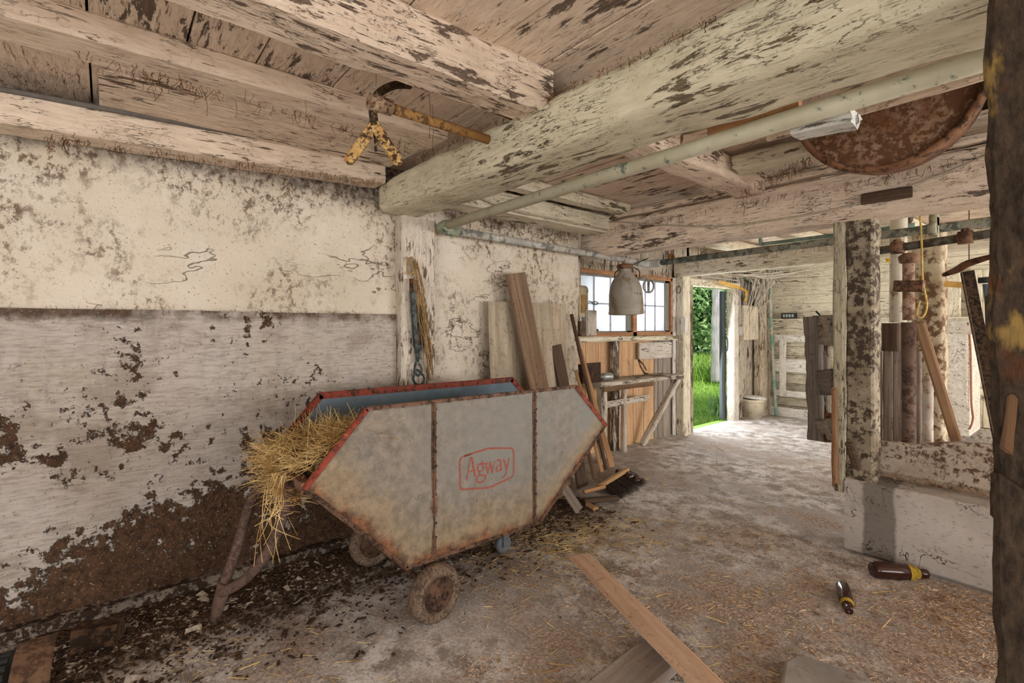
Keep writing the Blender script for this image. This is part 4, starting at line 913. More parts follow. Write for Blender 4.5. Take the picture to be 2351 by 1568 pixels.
# --- things standing beyond the manger
ys = 4.75
gp = thing('board_partition', tuple(aty(2065, 1010, ys)), 'low partition of grey weathered upright boards behind the manger', 'partition')
for i, (xa, xb) in enumerate(((2003, 2026), (2027, 2048), (2049, 2074), (2075, 2096), (2097, 2116))):
    a = aty((xa + xb) / 2, 806, ys); b = Vector((a.x, ys, .0)); wv = (xb - xa) / FPX * ys / ray((xa + xb) / 2, 800).y * .80
    hewn('upright_board', b, a, wv, .022, bare('X', (168, 154, 142), (116, 98, 86), .5), up=(0, -1, 0), parent=gp, amp=.004, seed=120 + i)
st = thing('stanchion_post', tuple(aty(2085, 1010, 4.05)), 'tall rusty iron pipe with clamp standing in front of the grey boards', 'pipe')
b0 = aty(2086, 1000, 4.05); b0.z = .0; t0 = aty(2086, 590, 4.05)
tube('upper_pipe', [aty(2086, 735, 4.05), t0], .033, mottled((190, 164, 144), (122, 90, 72), 12, .5, (168, 140, 120)), st, 18)
tube('lower_pipe', [b0, aty(2086, 740, 4.05)], .040, rusty((100, 78, 66), (72, 56, 48), (114, 92, 78), 14), st, 18)
MB().lathe([(.03, 0), (.05, .01), (.056, .05), (.03, .07)], aty(2086, 606, 4.05), (0, 0, 1), 20).build('flared_collar', rusty(), st)
ca = aty(2054, 657, 4.0); cb2 = aty(2121, 657, 4.0)
hewn('clamp', ca, cb2, .075, .07, rusty((112, 80, 60), (64, 48, 38), (130, 96, 72), 24), up=(0, -1, 0), parent=st, amp=.006, seed=125)
wp = tube('white_pipe', [aty(2061, 740, 4.5), aty(2064, 470, 4.5)], .052, mottled((232, 226, 208), (150, 116, 84), 7, .62, (206, 196, 172)), n=20)
tag(wp, 'thick white vertical pipe hanging behind the rusty stanchion', 'pipe')
board('dark_block', 'dark wooden block standing on the partition under the white pipe', aty(2046, 806, 4.72), aty(2046, 742, 4.72), .115, .08, B3, (0, -1, 0), amp=.006, seed=126)
board('mottled_post', 'second mottled stall post farther back right of the rusty stanchion', Vector((aty(2134, 800, 5.0).x, 5.0, 0)), aty(2134, 520, 5.0), .20, .18, mottled((206, 194, 168), (110, 84, 60), 9, .53, (170, 152, 124)), (0, -1, 0), 'post', amp=.01, seed=127, round_=5)
board('leaning_lath', 'brown flat board leaning diagonally to the right behind the manger', aty(2225, 1105, 4.52), aty(2111, 742, 4.20), .062, .02, bare('X', (176, 140, 108), (144, 110, 82), .25), (0, -1, 0), amp=.002, seed=128)
tag(tube('white_pipe', [Vector((aty(2130, 900, 4.45).x, 4.45, 0)), aty(2131, 862, 4.45)], .030, mottled((226, 214, 200), (170, 130, 106), 9, .58), n=16), 'slim pale pipe stub standing between partition and leaning brown board', 'pipe')
rope = MB().tube(curve([aty(2112, 485, 4.0), aty(2116, 560, 4.0), aty(2118, 640, 4.0), aty(2128, 700, 4.0), aty(2118, 728, 3.98), aty(2105, 722, 3.98), aty(2112, 690, 4.0)], 8), .006, 8)
tag(rope.build('yellow_rope', mottled((222, 190, 112), (170, 136, 74), 30, .55)), 'thin yellow rope hanging from the ceiling looped beside the rusty pipe', 'rope')
br = MB().tube(curve([aty(2165, 632, 4.6), aty(2200, 618, 4.55), aty(2225, 604, 4.5), aty(2290, 585, 4.4)], 6), [.012 + .014 * math.sin(i / 18 * 3.14) for i in range(19)], 9)
br.tube([aty(2225, 604, 4.5), aty(2225, 604, 4.5) + Vector((0, 0, .40))], .003, 5)
tag(br.build('bent_branch', DRUST), 'dark crooked branch shaped bar hanging at right near the leaning angle iron', 'branch')
ai = MB(); a = aty(2345, 1150, 4.5); a.z = .01; b = aty(2222, 622, 4.15)
ai.box((0, -.03, 0), ((b - a).length, .03, .008), frame(a, b, (0, -1, .0))); ai.box((0, .022, 0), ((b - a).length, .03, .055), frame(a, b, (0, -1, .0)))
tag(ai.build('angle_iron', mottled((98, 78, 58), (44, 34, 28), 30, .5)), 'dark rusty angle iron leaning behind the foreground post', 'angle iron')
bh = thing('blue_tool', tuple(aty(2282, 800, 4.9)), 'blue shafted hay hook with black handle leaning near the foreground post', 'tool')
tube('shaft', [aty(2312, 1085, 4.95), aty(2262, 652, 4.9)], .016, plain('blue_steel', (104, 122, 138), .5, .2), bh, 12)
tube('grip', [aty(2246, 644, 4.9), aty(2275, 642, 4.9)], .022, plain('black_plastic', (44, 46, 46), .5), bh, 12)
tube('side_rod', curve([aty(2265, 680, 4.88), aty(2276, 700, 4.88), aty(2276, 722, 4.88), aty(2270, 740, 4.88)], 5), .010, plain('black_plastic', (44, 46, 46), .5), bh, 8)
wc = aty(2192, 830, 7.6)
cab = thing('white_cabinet', (wc.x, 7.6, 0), 'speckled white wooden boxing standing at the far right wall', 'cabinet')
SW = mottled((234, 228, 216), (110, 90, 72), 34, .60, (206, 198, 182))
x0, x1 = aty(2160, 800, 7.6).x, aty(2226, 800, 7.6).x
MB().box((x0, 7.6, .15), (x1, 8.3, aty(2190, 742, 7.6).z)).build('carcass', SW, cab); MB().box((x0 - .02, 7.58, aty(2190, 742, 7.6).z), (x1 + .02, 8.32, aty(2190, 738, 7.6).z)).build('top_board', SW, cab)
MB().box((x0 + .02, 7.585, .5), (x1 - .02, 7.6, aty(2190, 765, 7.6).z)).build('front_board', SW, cab)
for i, (px, ww, lb) in enumerate(((2240, .13, 'tall pale board on the far wall right of the white boxing'), (2180, .22, 'tall cream plank on the far wall above the white boxing'), (2268, .10, 'narrow pale plank behind the blue shafted tool'))):
    q = aty(px, 800, YF - .05); board('wall_board', lb, (q.x, YF - .04, .16), (q.x, YF - .04, 2.1), ww, .03, painted('X', **PALE), (0, -1, 0), amp=.005, seed=130 + i)
tag(tube('red_cable', curve([aty(2222, 740, 7.5), aty(2228, 800, 7.5), aty(2230, 920, 7.5), aty(2234, 960, 7.5), aty(2226, 985, 7.5)], 5), .010, plain('red_cable', (160, 104, 82))), 'thin reddish cable dropping down beside the white boxing', 'cable')
bxq = aty(2223, 757, 7.45); tag(MB().box(bxq - Vector((.05, .03, .05)), bxq + Vector((.05, .03, .05))).build('socket_box', plain('dusty_white_wire', (206, 196, 178))), 'small white socket box at the head of the reddish cable', 'box')
tgq = aty(2188, 653, 4.9); tag(MB().box(Vector((-.05, -.002, -.022)), Vector((.05, .002, .022)), Matrix.Translation(tgq) @ Matrix.Rotation(.12, 4, 'Y') @ Matrix.Rotation(YAW * .4, 4, 'Z')).tube([tgq + Vector((-.04, 0, .02)), aty(2205, 615, 4.85)], .002, 4).build('paper_tag', mottled((226, 178, 96), (180, 96, 50), 20, .6)), 'small orange and white paper tag dangling under the crooked bar', 'tag')

# --- rusty drum pushed through the ceiling
dm = thing('rusty_drum', (-.62, 2.9, 2.12), 'rusted round drum bulging down through the ceiling at upper right', 'drum')
cD = Vector((-.70, 2.88, 2.52)); axd = Vector((.10, -1, -.10)).normalized()
MB().lathe([(0, .0), (.20, -.004), (.30, -.012), (.345, -.02)], cD + axd * .06, axd, 56).build('drum_head', mottled((172, 148, 124), (104, 72, 50), 22, .47, (130, 90, 62), .8), dm)
MB().lathe([(.345, -.02), (.350, .015), (.366, .02), (.378, .0), (.380, -.05), (.370, -.10), (.36, -.12), (.36, -.26), (0, -.26)], cD + axd * .06, axd, 56).build('drum_rim', rusty((118, 82, 58), (66, 46, 34), (142, 104, 76), 12), dm)

# --- bits fixed under the log beam
bp = lambda px, py, y=1.80: aty(px, py, y)
a = bp(1628, 297, 1.93); b = bp(1838, 246, 1.93); b.z = a.z
board('bare_plank', 'orange brown bare plank tucked under the log beam above the pipe', a, b, .03, .075, bare('X', (206, 156, 112), (146, 108, 80), .5), (0, 0, 1), amp=.006, seed=140)
board('white_bracket', 'small cracked white block clasping the pipe under the log beam', bp(1826, 300, 1.97), bp(1960, 272, 1.97), .13, .05, painted('X', paint=(226, 226, 220), paint2=(200, 200, 192), wood=(110, 100, 88), wear=.42, dirt=.3), (0, 0, 1), 'block', amp=.008, seed=141, jag=.02)
board('white_wedge', 'short white hewn timber lying across between joist and drum', (-1.52, 2.55, 2.43), (-1.08, 2.62, 2.43), .20, .07, painted('X', **PINK), (0, 0, 1), 'timber', amp=.010, seed=142, jag=.03)
board('white_wedge', 'second short white timber nearer the cross beam beside the joist end', (-1.52, 3.10, 2.42), (-1.10, 3.14, 2.42), .16, .09, painted('X', **PALE), (0, 0, 1), 'timber', amp=.010, seed=143, jag=.03)
board('ceiling_lath', 'thin bare orange lath on the ceiling beyond the log beam', (-2.62, 1.9, 2.49), (-2.10, 2.5, 2.485), .03, .014, bare('X', (184, 128, 84), (130, 90, 60), .4), (0, 0, 1), amp=.002, seed=144)
board('cross_board', 'long white board lying on top of the cross beam', (-3.0, 3.62, 2.405), (.6, 3.60, 2.40), .10, .045, painted('X', **dict(PINK, wear=.42)), (0, 0, 1), amp=.008, seed=145)
board('flat_plank', 'wide pale plank under the ceiling above the rusty drum', (-1.10, 2.55, 2.405), (1.2, 2.50, 2.40), .03, .17, painted('X', **dict(PINK, wear=.38)), (0, 0, 1), amp=.006, seed=146)
hc_ = aty(2035, 450, 3.57); board('dark_notch_block', 'dark hollow wooden cleat let into the face of the cross beam', aty(1978, 458, 3.565), aty(2094, 440, 3.565), .065, .03, B3, (0, -1, 0), 'cleat', amp=.004, seed=147)

# --- yellow stanchion head hanging from the ceiling
YR = mottled((206, 176, 118), (66, 48, 36), 34, .52, (186, 136, 76), .8); YB = mottled((170, 150, 110), (56, 42, 32), 52, .44, (120, 92, 60), .8)
YP = mottled((166, 124, 74), (96, 72, 48), 18, .54, (146, 108, 62), .8)
ysn = thing('cattle_stanchion', tuple(atd(865, 265, 2.0)), 'yellow rusty three legged stanchion head with pipe arm hanging from the ceiling', 'stanchion')
tube('pipe_arm', [atx(880, 243, -1.89), (-1.89, 1.55, 2.285)], .021, YP, ysn, 14)
hub_ = atx(872, 240, -1.89)
MB().tube([hub_ + Vector((0, -.045, .0)), hub_ + Vector((0, .05, 0))], .032, 14).build('collar', mottled((186, 158, 130), (96, 66, 48), 30, .52), ysn)
t_ = hub_.length and (hub_ - CAM).dot(FWD)
MB().tube(curve([atd(940, 196, t_ + .25), atd(905, 196, t_ + .15), atd(870, 214, t_ + .02), atd(856, 240, t_), atd(860, 290, t_ - .02)], 5), .017, 8).build('bent_strap', YB, ysn)
hp_ = atd(860, 286, t_ - .02)
for px, py in ((803, 366), (912, 368)):
    q = atd(px, py, t_ - .02); MB().hewn(hp_ + (hp_ - q) * .02, q, .042, .014, -FWD, amp=.003, seed=3, ch=.006).lathe([(0, .009), (.021, .007), (.021, -.007), (0, -.009)], q, FWD, 16).build('leg', YR, ysn)
MB().tube([hp_ + FWD * .03, atd(863, 348, t_ + .02)], [.014, .006], 8).build('centre_pin', YB, ysn)
tag(tube('ceiling_rod', [(-1.76, .95, 2.375), (-1.76, 1.52, 2.36)], .013, YP), 'second thin yellow rod close under the thick log joist', 'rod')

# --- planks and stone on the floor, bottles
FP = bare('X', (216, 184, 156), (194, 156, 128), .5, .8, 26)
u0 = atz(1331, 1277, .105); u1 = atz(1642, 1590, .105); dirn = (u1 - u0).normalized()
board('floor_plank', 'long clean pinkish plank lying in the foreground propped off the floor', u0, u0 + dirn * 2.0, .125, .022, FP, (0, 0, 1), amp=.002, seed=150)
g0 = atz(1545, 1478, .04); g1 = atz(1400, 1600, .04)
board('grey_plank', 'wide grey plank on the floor beneath the long pinkish plank', g0 + (g0 - g1).normalized() * -.04, g1 + (g1 - g0).normalized() * .5, .19, .045, bare('X', (168, 156, 146), (130, 116, 106), .5, .85, 22), (0, 0, 1), amp=.003, seed=151)
MB_ = MB(); 
sb = [atz(1792, 1556, .07), atz(1800, 1512, .07), atz(1835, 1493, .07), atz(1905, 1520, .07), atz(1985, 1545, .07), atz(2060, 1600, .07), atz(1960, 1690, .07), atz(1800, 1690, .07)]
MB_.prism([(p.x, p.y, -.01) for p in sb], (0, 0, .075)); so_ = MB_.build('stone_slab', mottled((172, 164, 156), (132, 122, 112), 9, .55))
bv = so_.modifiers.new('worn_edges', 'BEVEL'); bv.width = .014; bv.segments = 3
tag(so_, 'flat grey stone slab on the floor at the bottom of the picture', 'slab')
BG_ = Mt('brown_bottle_glass', .12); BG_.b.inputs['Specular IOR Level'].default_value = .6; BROWNG = BG_.out((56, 28, 24)); GOLD = mottled((206, 172, 60), (110, 84, 40), 40, .58)
def bottle(name, label, a, d, L, r, band):
    a = Vector(a); d = Vector(d).normalized(); o = thing(name, tuple(a), label, 'bottle', 'brown glass bottles on the floor' if name == 'bottle' else None)
    pr = [(0, 0), (r * .85, .0), (r, .012), (r, L * .52), (r * .97, L * .60), (r * .80, L * .74), (r * .60, L * .84), (r * .52, L * .93), (r * .56, L * .94), (r * .54, L), (r * .3, L), (0, L * .97)]
    MB().lathe(pr, a, d, 32).build('glass_body', BROWNG, o)
    rr = lambda f: r * (.97 - (f - .60) / .14 * .17) if f < .74 else r * (.80 - (f - .74) / .10 * .20)
    MB().lathe([(rr(f) * 1.03 + .0008, L * f) for f in (band[0], (band[0] + band[1]) / 2, band[1])], a, d, 32).build('neck_label', GOLD, o)
bottle('bottle', 'brown glass bottle with gold neck band alone on the chaff strewn floor', atz(1934, 1345, .032) , atz(1948, 1398, .018) - atz(1934, 1345, .032), .23, .033, (.70, .80))
bottle('bottle', 'larger brown bottle with wide gold band lying against the concrete curb', atz(2003, 1307, .045), (atz(2110, 1316, .03) - atz(2003, 1307, .045)), .29, .045, (.62, .84))

# --- machine corner at bottom left
MR = rusty((112, 86, 66), (80, 60, 48), (128, 100, 78), 16)
mc = thing('belt_guard', tuple(atd(70, 1560, 1.62)), 'curved rusty belt guard with toothed black belt at the bottom left corner', 'machine guard')
base = atd(72, 1475, 1.70)
gp_ = []
cyl_ax = (RGT * 1.0 + FWD * .75).normalized()
def guard(u, v):
    a = R(-5) + u * R(115); r_ = .30
    c = base + UPV * -.30 + FWD * .0
    fw_ = cyl_ax.cross(UPV).normalized()
    return c + (UPV * math.cos(a) + fw_ * math.sin(a)) * r_ + cyl_ax * (-.035 + v * .10)
g_ = MB().grid(guard, 24, 6).build('guard_plate', MR, mc); sm_ = g_.modifiers.new('gauge', 'SOLIDIFY'); sm_.thickness = .006
bt = guard(.35, .3); MB().lathe([(.012, 0), (.011, .006), (0, .01)], bt, (guard(.35, .3) - (base - UPV * .3 + cyl_ax * (-.035 + .3 * .10))), 12).build('bolt', GALV, mc)
tbm = MB(); cb_ = base - UPV * .30 + cyl_ax * -.095; fw_ = cyl_ax.cross(UPV).normalized()
tbm.lathe([(0, -.05), (.24, -.05), (.255, -.04), (.255, .04), (.24, .05), (0, .05)], cb_, cyl_ax, 48)
for i in range(40):
    a = 2 * math.pi * i / 40; rd_ = UPV * math.cos(a) + fw_ * math.sin(a); tt = cyl_ax.cross(rd_)
    Mx = Matrix((tt, cyl_ax, rd_)).transposed().to_4x4(); Mx.translation = cb_ + rd_ * .258
    tbm.box((-.008, -.038, -.01), (.008, .038, .008), Mx)
tbm.build('toothed_wheel', plain('black_rubber', (58, 60, 60), .7), mc)
q0 = atz(160, 1500, 0); board('dirty_block', 'dung caked wooden block against the wall beside the belt guard', q0 + Vector((-.02, .02, .05)), q0 + Vector((.03, .17, .05)), .11, .10, mottled((100, 76, 54), (46, 34, 26), 16, .5), (0, 0, 1), 'block', amp=.012, seed=155)

# --- tools and offcuts in the corner behind the cart
WT = bare('X', (200, 156, 112), (162, 120, 84), .35, .8, 30); DW = bare('X', (122, 94, 72), (80, 60, 48), .4)
def lean(name, label, pa, ya, pb, yb, w_, t_, mat, **k):
    return board(name, label, atx(*pa, ya), atx(*pb, yb), w_, t_, mat, (1, -.3, .1), group='laths leaning at the stone corner', amp=.002, **k)
tag(tube('tool_handle', [atx(1392, 1078, -2.72), atx(1312, 722, -3.14)], .017, DW, n=12), 'long round brown tool handle leaning against the corner of the stone wall', 'handle')
lean('pine_lath', 'pale pine lath leaning just right of the round tool handle', (1405, 1072), -2.70, (1330, 800), -3.10, .05, .02, WT, seed=160)
lean('pine_lath', 'narrow pine lath leaning just left of the round tool handle', (1382, 1084), -2.66, (1322, 850), -3.10, .03, .02, WT, seed=161)
lean('pine_lath', 'darker pine lath leaning lowest behind the cart corner', (1366, 1100), -2.62, (1318, 900), -3.08, .035, .02, DW, seed=162)
bz = atz(1425, 1100, .03)
bm2 = thing('push_broom', tuple(bz), 'worn push broom head with dark bristles lying by the lumber offcuts', 'broom')
hewn('broom_block', atz(1375, 1118, .05), atz(1440, 1078, .09), .05, .035, bare('X', (214, 176, 130), (176, 136, 94), .4), parent=bm2, up=(0, 0, 1), seed=163, amp=.002)
br_ = MB(); rnd.seed(3)
pA = atz(1380, 1112, .05); pB = atz(1440, 1078, .06); dd_ = atz(1440, 1118, .02) - atz(1405, 1095, .05)
for i in range(420):
    p = pA.lerp(pB, rnd.random()) + Vector((rnd.gauss(0, .008), rnd.gauss(0, .008), rnd.gauss(0, .008))); br_.tube([p, p + dd_ * rnd.uniform(.8, 1.3) + Vector((rnd.gauss(0, .01), rnd.gauss(0, .01), rnd.uniform(-.03, .005)))], .0016, 3, False)
br_.build('bristles', plain('dark_bristle', (72, 58, 50), .8), bm2)
bottle('brown_jug', 'brown glazed bottle lying at the end of the broom bristles', atz(1452, 1098, .045), atz(1412, 1075, .05) - atz(1450, 1092, .045), .22, .042, (.66, .67))
bottle('glass_jar', 'small clear capped jar lying just right of the broom head', atz(1472, 1100, .028), atz(1458, 1104, .028) - atz(1472, 1100, .028), .10, .026, (.7, .72))
for i, (a, b, w_, t_, mt_, lb) in enumerate((
    (atz(1340, 1130, .05), atz(1388, 1117, .06), .035, .03, WT, 'short pale offcut laid across the scrap lumber under the broom'),
    (atz(1340, 1150, .03), atz(1418, 1143, .03), .07, .035, B3, 'flaky grey brown scrap board lying flat below the broom head'),
    (atz(1350, 1158, .012), atz(1368, 1168, .012), .05, .03, WT, 'stubby orange offcut peeping from under the flaky scrap board'))):
    board('offcut', lb, a, b, w_, t_, mt_, (0, 0, 1), 'offcut', group='lumber scraps under the broom', amp=.003, seed=164 + i)
board('grey_offcut', 'upright grey offcut board leaning on the cart rear corner', atz(1330, 1172, .01), atz(1330, 1172, .01) + Vector((-.16, -.10, .26)), .10, .02, bare('X', (160, 148, 138), (116, 102, 92), .4), (1, .2, .4), amp=.003, seed=168)

# ring and small fittings by the door
hr = atx(1558, 665, XS + .19); tag(MB().tube([hr + RGT * math.cos(a) * .025 + UPV * math.sin(a) * .045 for a in [2 * math.pi * q / 20 for q in range(21)]], .005, 8).build('iron_ring', DRUST), 'small rusty iron ring hanging on the pale door post', 'ring')
lt = atx(1571, 745, XS + .17); tag(MB().box(lt - Vector((.03, .03, .10)), lt + Vector((.03, .03, .10))).build('light_switch', plain('dusty_white_box', (226, 220, 208), .6)), 'white switch housing on the door post beside the side door', 'switch')
# ================================================================= OUTSIDE AND LOOSE STUFF
GRM = Mt('mown_grass_ground', .95); n_ = GRM.noise(14, det=7, rough=.7)
GRM.out(GRM.mix(GRM.step(n_, .35, .65), (96, 132, 48), (146, 186, 84)), n_, .02, 1)
gd = MB().grid(lambda u, v: Vector((XS - .12 - 26 * u, -6 + 34 * v, -.09 + .12 * noise.noise(Vector((u * 8, v * 8, 0))))), 60, 60)
gd.box((XS - .12, DY0 - .1, -.1), (XS + .0, DY1 + .1, -.005))
tag(gd.build('ground_outside', GRM.m, origin=(0, 0, 0)), kind='structure')
LF = Mt('leaf_green', .6); LF.b.inputs['Subsurface Weight'].default_value = 0
ln_ = LF.noise(3, det=3); LF.out(LF.mix(LF.step(ln_, .35, .65), (110, 152, 90), (190, 222, 156))); LF = LF.m
LF2 = Mt('leaf_deep_green', .6); ln_ = LF2.noise(3, det=3); LF2.out(LF2.mix(LF2.step(ln_, .35, .65), (60, 96, 56), (122, 164, 96))); LF2 = LF2.m
GB = Mt('grass_blade', .6); ln_ = GB.noise(5, det=2); GB.out(GB.mix(GB.step(ln_, .35, .65), (104, 148, 56), (176, 208, 104))); GB = GB.m
rnd.seed(99)
def leaves(c, rad, n, size):
    m = MB(); vs = []; fs = []
    for i in range(n):
        d = Vector((rnd.gauss(0, 1), rnd.gauss(0, 1), rnd.gauss(0, 1))).normalized(); r_ = rnd.uniform(.35, 1) ** .6
        cl = noise.noise(d * 2.3 + Vector(c)) * .25 + 1
        p = Vector(c) + Vector((d.x * rad[0], d.y * rad[1], d.z * rad[2])) * r_ * cl
        if p.z < .05: continue
        u = Vector((rnd.gauss(0, 1), rnd.gauss(0, 1), rnd.gauss(0, .6))).normalized(); v = u.orthogonal().normalized(); v = (v + u.cross(v) * rnd.uniform(-1, 1)).normalized()
        s = size * rnd.uniform(.6, 1.3); b = len(vs)
        vs += [p - u * s, p + v * s * .45, p + u * s, p - v * s * .45]; fs.append((b, b + 1, b + 2, b + 3))
    return m.add(vs, fs)
def tree(label, base, rad, n, size, mat, trunkh):
    o = thing('leafy_tree', base, label, 'tree', 'trees beyond the yard')
    c = Vector(base) + Vector((0, 0, trunkh))
    leaves(c, rad, n, size).build('foliage', mat, o)
    m = MB().tube(curve([Vector(base) - Vector((0, 0, .1)), Vector(base) + Vector((.1, 0, trunkh * .5)), c + Vector((0, .1, rad[2] * .5))], 4), [.10, .09, .09, .08, .07, .06, .05, .04, .03], 8)
    for i in range(7):
        a = Vector(base) + Vector((0, 0, trunkh * rnd.uniform(.3, 1.0))); m.tube([a, a + Vector((rnd.gauss(0, .5), rnd.gauss(0, .5), rnd.uniform(.4, 1.1)))], [.03, .01], 6)
    m.build('trunk', bare('Z', (150, 146, 138), (100, 96, 90), .2), o)
def outp(px, t): d = ray(px, 750); p = CAM + d * t; return (p.x, p.y, 0)
tree('tall pale green leafy tree filling the left of the side doorway', outp(1612, 19), (2.0, 2.0, 2.8), 9000, .10, LF, 2.6)
tree('deep green leafy tree behind the grey trunk seen in the doorway', outp(1665, 21), (3.2, 3.2, 3.6), 9000, .14, LF2, 3.4)
tree('distant leafy tree at the far left outside the door', outp(1560, 22), (3.4, 3.4, 3.8), 8000, .15, LF2, 3.4)
tree('leafy tree standing beyond the window', outp(1420, 17), (2.6, 2.6, 2.6), 5000, .14, LF, 2.9)
def clump(label, base, n, h0, spread, mat, name='tall_weeds', w_=.012, sp2=None):
    vs = []; fs = []
    for i in range(n):
        p = Vector(base) + Vector((rnd.uniform(-spread, spread), rnd.uniform(-(sp2 or spread), sp2 or spread), -.05))
        if p.x > XS - .16: continue
        h = h0 * rnd.uniform(.5, 1.15); d = Vector((rnd.gauss(0, .25), rnd.gauss(0, .25), 1)); s = Vector((rnd.gauss(0, 1), rnd.gauss(0, 1), 0)).normalized() * w_
        b = len(vs); vs += [p - s, p + s, p + d * h * .6 + s * .7, p + d * h * .6 - s * .7, p + d * h + Vector((rnd.gauss(0, .12) * h, rnd.gauss(0, .12) * h, -.05 * h))]
        fs += [(b, b + 1, b + 2, b + 3), (b + 3, b + 2, b + 4)]
    o = MB().add(vs, fs).build(name, mat); return tag(o, label, 'grass', kind='stuff')
clump('band of tall uncut weeds across the yard beyond the doorway', outp(1625, 15.5), 7000, .55, 2.6, GB, w_=.018)
clump('short mown lawn blades outside the side door', outp(1610, 10.2), 14000, .07, 2.7, GB, 'lawn_grass', .006)
clump('tuft of broad green blades by the right side of the doorstep', outp(1650, 8.0), 70, .42, .13, LF, 'grass_tuft', .014)
tk = outp(1645, 12.5)
tr_ = thing('dead_tree', tk, 'weathered grey dead trunk standing in the yard beyond the doorway', 'trunk')
hewn('trunk_bole', Vector(tk), Vector(tk) + Vector((0, 0, 3.2)), .27, .25, bare('X', (206, 200, 204), (158, 150, 154), .15, .85, 30), up=(0, -1, 0), parent=tr_, amp=.02, seed=170, round_=2.4, w2=.20, h2=.2)

# --- dust hung cobweb fibres, chaff and rubble
CW = mottled((120, 84, 52), (76, 50, 32), 30, .5, (150, 108, 68), .9)
def fuzz(m, p, n, L, r=.0009, down=1.0, spread=.02):
    for i in range(n):
        q = p + Vector((rnd.gauss(0, spread), rnd.gauss(0, spread), rnd.gauss(0, spread * .4))); pts = [q]; k = rnd.randint(3, 5); l = L * rnd.uniform(.4, 1.3) / k
        for j in range(k): q = q + Vector((rnd.gauss(0, .45), rnd.gauss(0, .45), -down * rnd.uniform(.3, 1.3))) * l; pts.append(q)
        m.tube(pts, r * rnd.uniform(.7, 1.6), 3, False)
def fuzzline(label, a, b, count, n, L, where, **k):
    m = MB(); a = Vector(a); b = Vector(b)
    for i in range(count): fuzz(m, a.lerp(b, rnd.random()), max(1, int(n * rnd.random() ** 2)), L * rnd.uniform(.4, 1.4), **k)
    tag(m.build('cobweb', CW), label, 'cobweb', kind='stuff')
rnd.seed(12)
fuzzline('brown dusty cobweb fringe hanging from the wall plate on the left wall', (-2.995, -.2, 2.24), (-2.995, 1.4, 2.325), 90, 9, .05, '')
fuzzline('brown fibres caught along the upper front edge of the log beam', (-3.0, 1.42, 2.41), (-.1, 1.42, 2.30), 230, 9, .030, '', spread=.012, r=.0008)
fuzzline('cobwebs under the joists at the upper left', (-2.4, -.1, 2.40), (-2.45, 1.3, 2.40), 60, 6, .07, '')
fuzzline('cobweb fringe along the front edge of the cross beam', (-3.1, 3.575, 2.30), (0, 3.575, 2.30), 150, 7, .06, '', spread=.015)
fuzzline('cobwebs hanging above the window and pipe elbow', (-3.55, 3.6, 2.1), (-3.5, 5.6, 2.06), 70, 10, .09, '')
fuzzline('fibres dangling at the hewn joist end and the white wedge timbers', (-1.65, 3.4, 2.33), (-1.1, 3.1, 2.37), 50, 9, .07, '')
fuzzline('cobweb tangles high on the stone wall beyond the log beam', (-3.14, 1.9, 2.26), (-3.14, 3.4, 2.24), 90, 9, .08, '')
fuzzline('dust fringe along the top ledge of the concrete dado', (XW + .03, -.2, 1.49), (XW + .03, 1.5, 1.49), 90, 5, .035, '')
fuzzline('cobwebs strung over the far stall pipes', (-2.8, 4.33, 2.03), (-.2, 4.33, 2.04), 80, 6, .05, '')
ls = MB()
for (px, py, t, L) in ((862, 5, 1.9, .32), (300, 60, 2.0, .12), (290, 130, 2.1, .14), (985, 215, 2.2, .20), (992, 240, 2.3, .22), (1335, 430, 2.9, .12), (560, 180, 2.1, .10), (700, 230, 2.2, .09), (1185, 300, 2.4, .1), (145, 50, 1.9, .12)):
    p = atd(px, py, t); ls.tube(curve([p, p + Vector((.006, .004, -L * .4)), p + Vector((-.004, .006, -L * .75)), p + Vector((.004, 0, -L))], 4), .0011, 4)
tag(ls.build('cobweb', CW), 'single long dusty cobweb strands dangling from the joists above the left wall', 'cobweb', kind='stuff')
def chips(label, name, n, fn, smin, smax, mat, flat=.35, thick=.0018, thin=.12):
    vs = []; fs = []
    for i in range(n):
        x, y = fn()
        if x is None: continue
        z = floorz(x, y) + thick * rnd.uniform(.6, 1.6); L = rnd.uniform(smin, smax) * (1 if rnd.random() < .9 else 2.2); a = rnd.uniform(0, math.pi)
        u = Vector((math.cos(a), math.sin(a), rnd.gauss(0, flat * .35))) * L / 2; v = Vector((-math.sin(a), math.cos(a), rnd.gauss(0, .3))) * max(.0008, L * thin) / 2; p = Vector((x, y, z + abs(u.z))); h = Vector((0, 0, thick))
        b = len(vs); vs += [p - u - v, p + u - v, p + u + v, p - u + v, p - u * .9 + h, p + u * .9 + h]
        fs += [(b, b + 1, b + 5, b + 4), (b + 2, b + 3, b + 4, b + 5), (b, b + 4, b + 3), (b + 1, b + 2, b + 5)]
    tag(MB().add(vs, fs).build(name, mat), label, 'straw' if 'straw' in name or 'chaff' in name else 'debris', kind='stuff')
CH = Mt('wood_chaff', .9); cn = CH.noise(22, det=2); CH.out(CH.mix(CH.step(cn, .35, .65), (136, 104, 80), (224, 194, 164)))
def clear(x, y):
    return not (x < XW + .1 or (3.56 < y < 3.84 and x > -1.1))
def f1():   # right foreground drift
    while True:
        x = rnd.uniform(-2.2, .3); y = rnd.uniform(.9, 3.55); d = noise.noise(Vector((x * 1.7, y * 1.7, 5))) * .9 + .35 * (x + 1.7) + .15
        if rnd.random() < max(.03, d) and clear(x, y): return x, y
chips('reddish brown wood chaff scattered over the right foreground floor', 'wood_chaff', 30000, f1, .004, .016, CH.m, thin=.22)
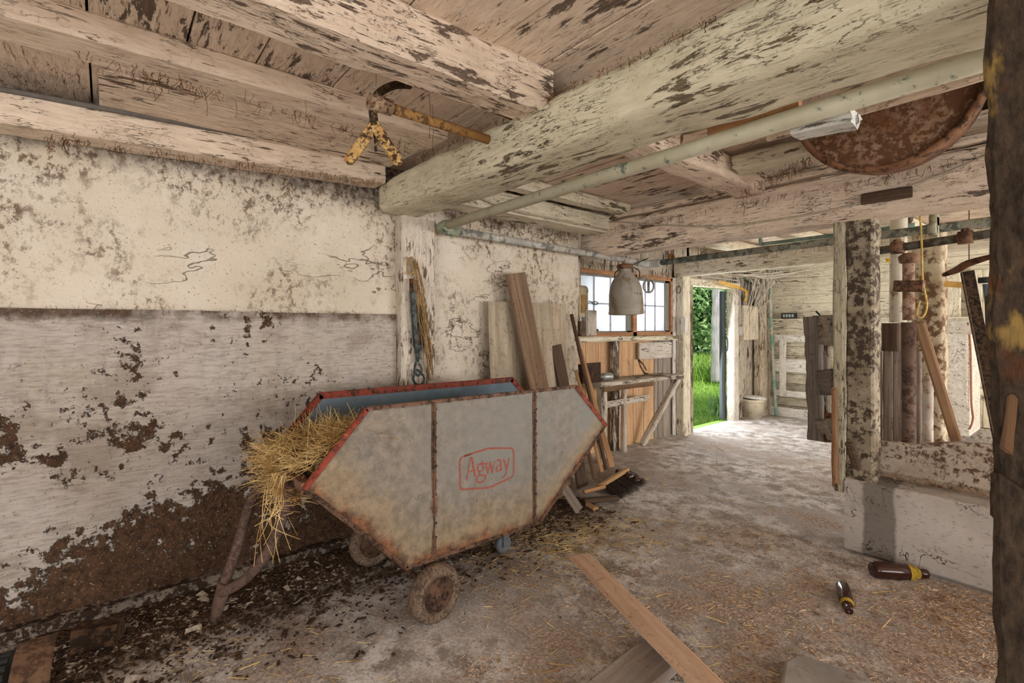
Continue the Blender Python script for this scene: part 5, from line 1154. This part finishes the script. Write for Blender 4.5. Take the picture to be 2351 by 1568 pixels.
def f2():
    while True:
        x = rnd.uniform(-3.1, 1.2); y = rnd.uniform(.2, 7.6)
        if noise.noise(Vector((x * 1.3, y * 1.3, 9))) + .25 > rnd.random() * .9 and clear(x, y): return x, y
chips('loose straw stalks strewn thinly over the whole floor', 'straw_litter', 4000, f2, .012, .055, STRAW, thin=.05)
def f3():
    a = rnd.gauss(0, 1); b = rnd.gauss(0, 1); return -2.25 + a * .22 + b * .1, 2.35 + b * .35
chips('straw drift behind the cart near the lumber offcuts', 'straw_litter', 1100, f3, .02, .08, STRAW, thin=.03)
DK = mottled((96, 72, 54), (48, 34, 26), 40, .5)
def f4():
    while True:
        x = -3.12 + abs(rnd.gauss(0, .33)); y = rnd.uniform(-.3, 3.0)
        if x > XW + .05: return x, y
chips('dark dung crumbs and hay dust along the foot of the left wall', 'floor_debris', 14000, f4, .006, .024, DK, thick=.004, thin=.5)
LM = mottled((214, 204, 190), (168, 156, 142), 30, .5)
def f5():
    while True:
        x = XW + .06 + abs(rnd.gauss(0, .30)); y = rnd.uniform(-.3, 2.4)
        if noise.noise(Vector((x * 3, y * 3, 2))) > rnd.uniform(-.4, .5): return x, y
chips('flakes of fallen limewash along the foot of the left wall', 'lime_flakes', 1500, f5, .006, .030, LM, thick=.003, thin=.6)
def f6():
    return rnd.uniform(-1.02, 1.5), rnd.uniform(3.74, 3.83)
vs_m = MB()
for i in range(4500):
    x, y = f6(); z = .455 + .02 * (y - 3.70) / .13 + rnd.uniform(0, .008); a = rnd.uniform(0, 3.14); L = rnd.uniform(.006, .02); u = Vector((math.cos(a), math.sin(a), rnd.gauss(0, .3))) * L / 2; v = Vector((-math.sin(a), math.cos(a), 0)) * L * .12
    vs_m.add([Vector((x, y, z)) - u - v, Vector((x, y, z)) + u - v, Vector((x, y, z)) + u + v, Vector((x, y, z)) - u + v], [(0, 1, 2, 3)])
tag(vs_m.build('ledge_chaff', CH.m), 'brown chaff drifted on top of the curb before the manger front', 'straw', kind='stuff')
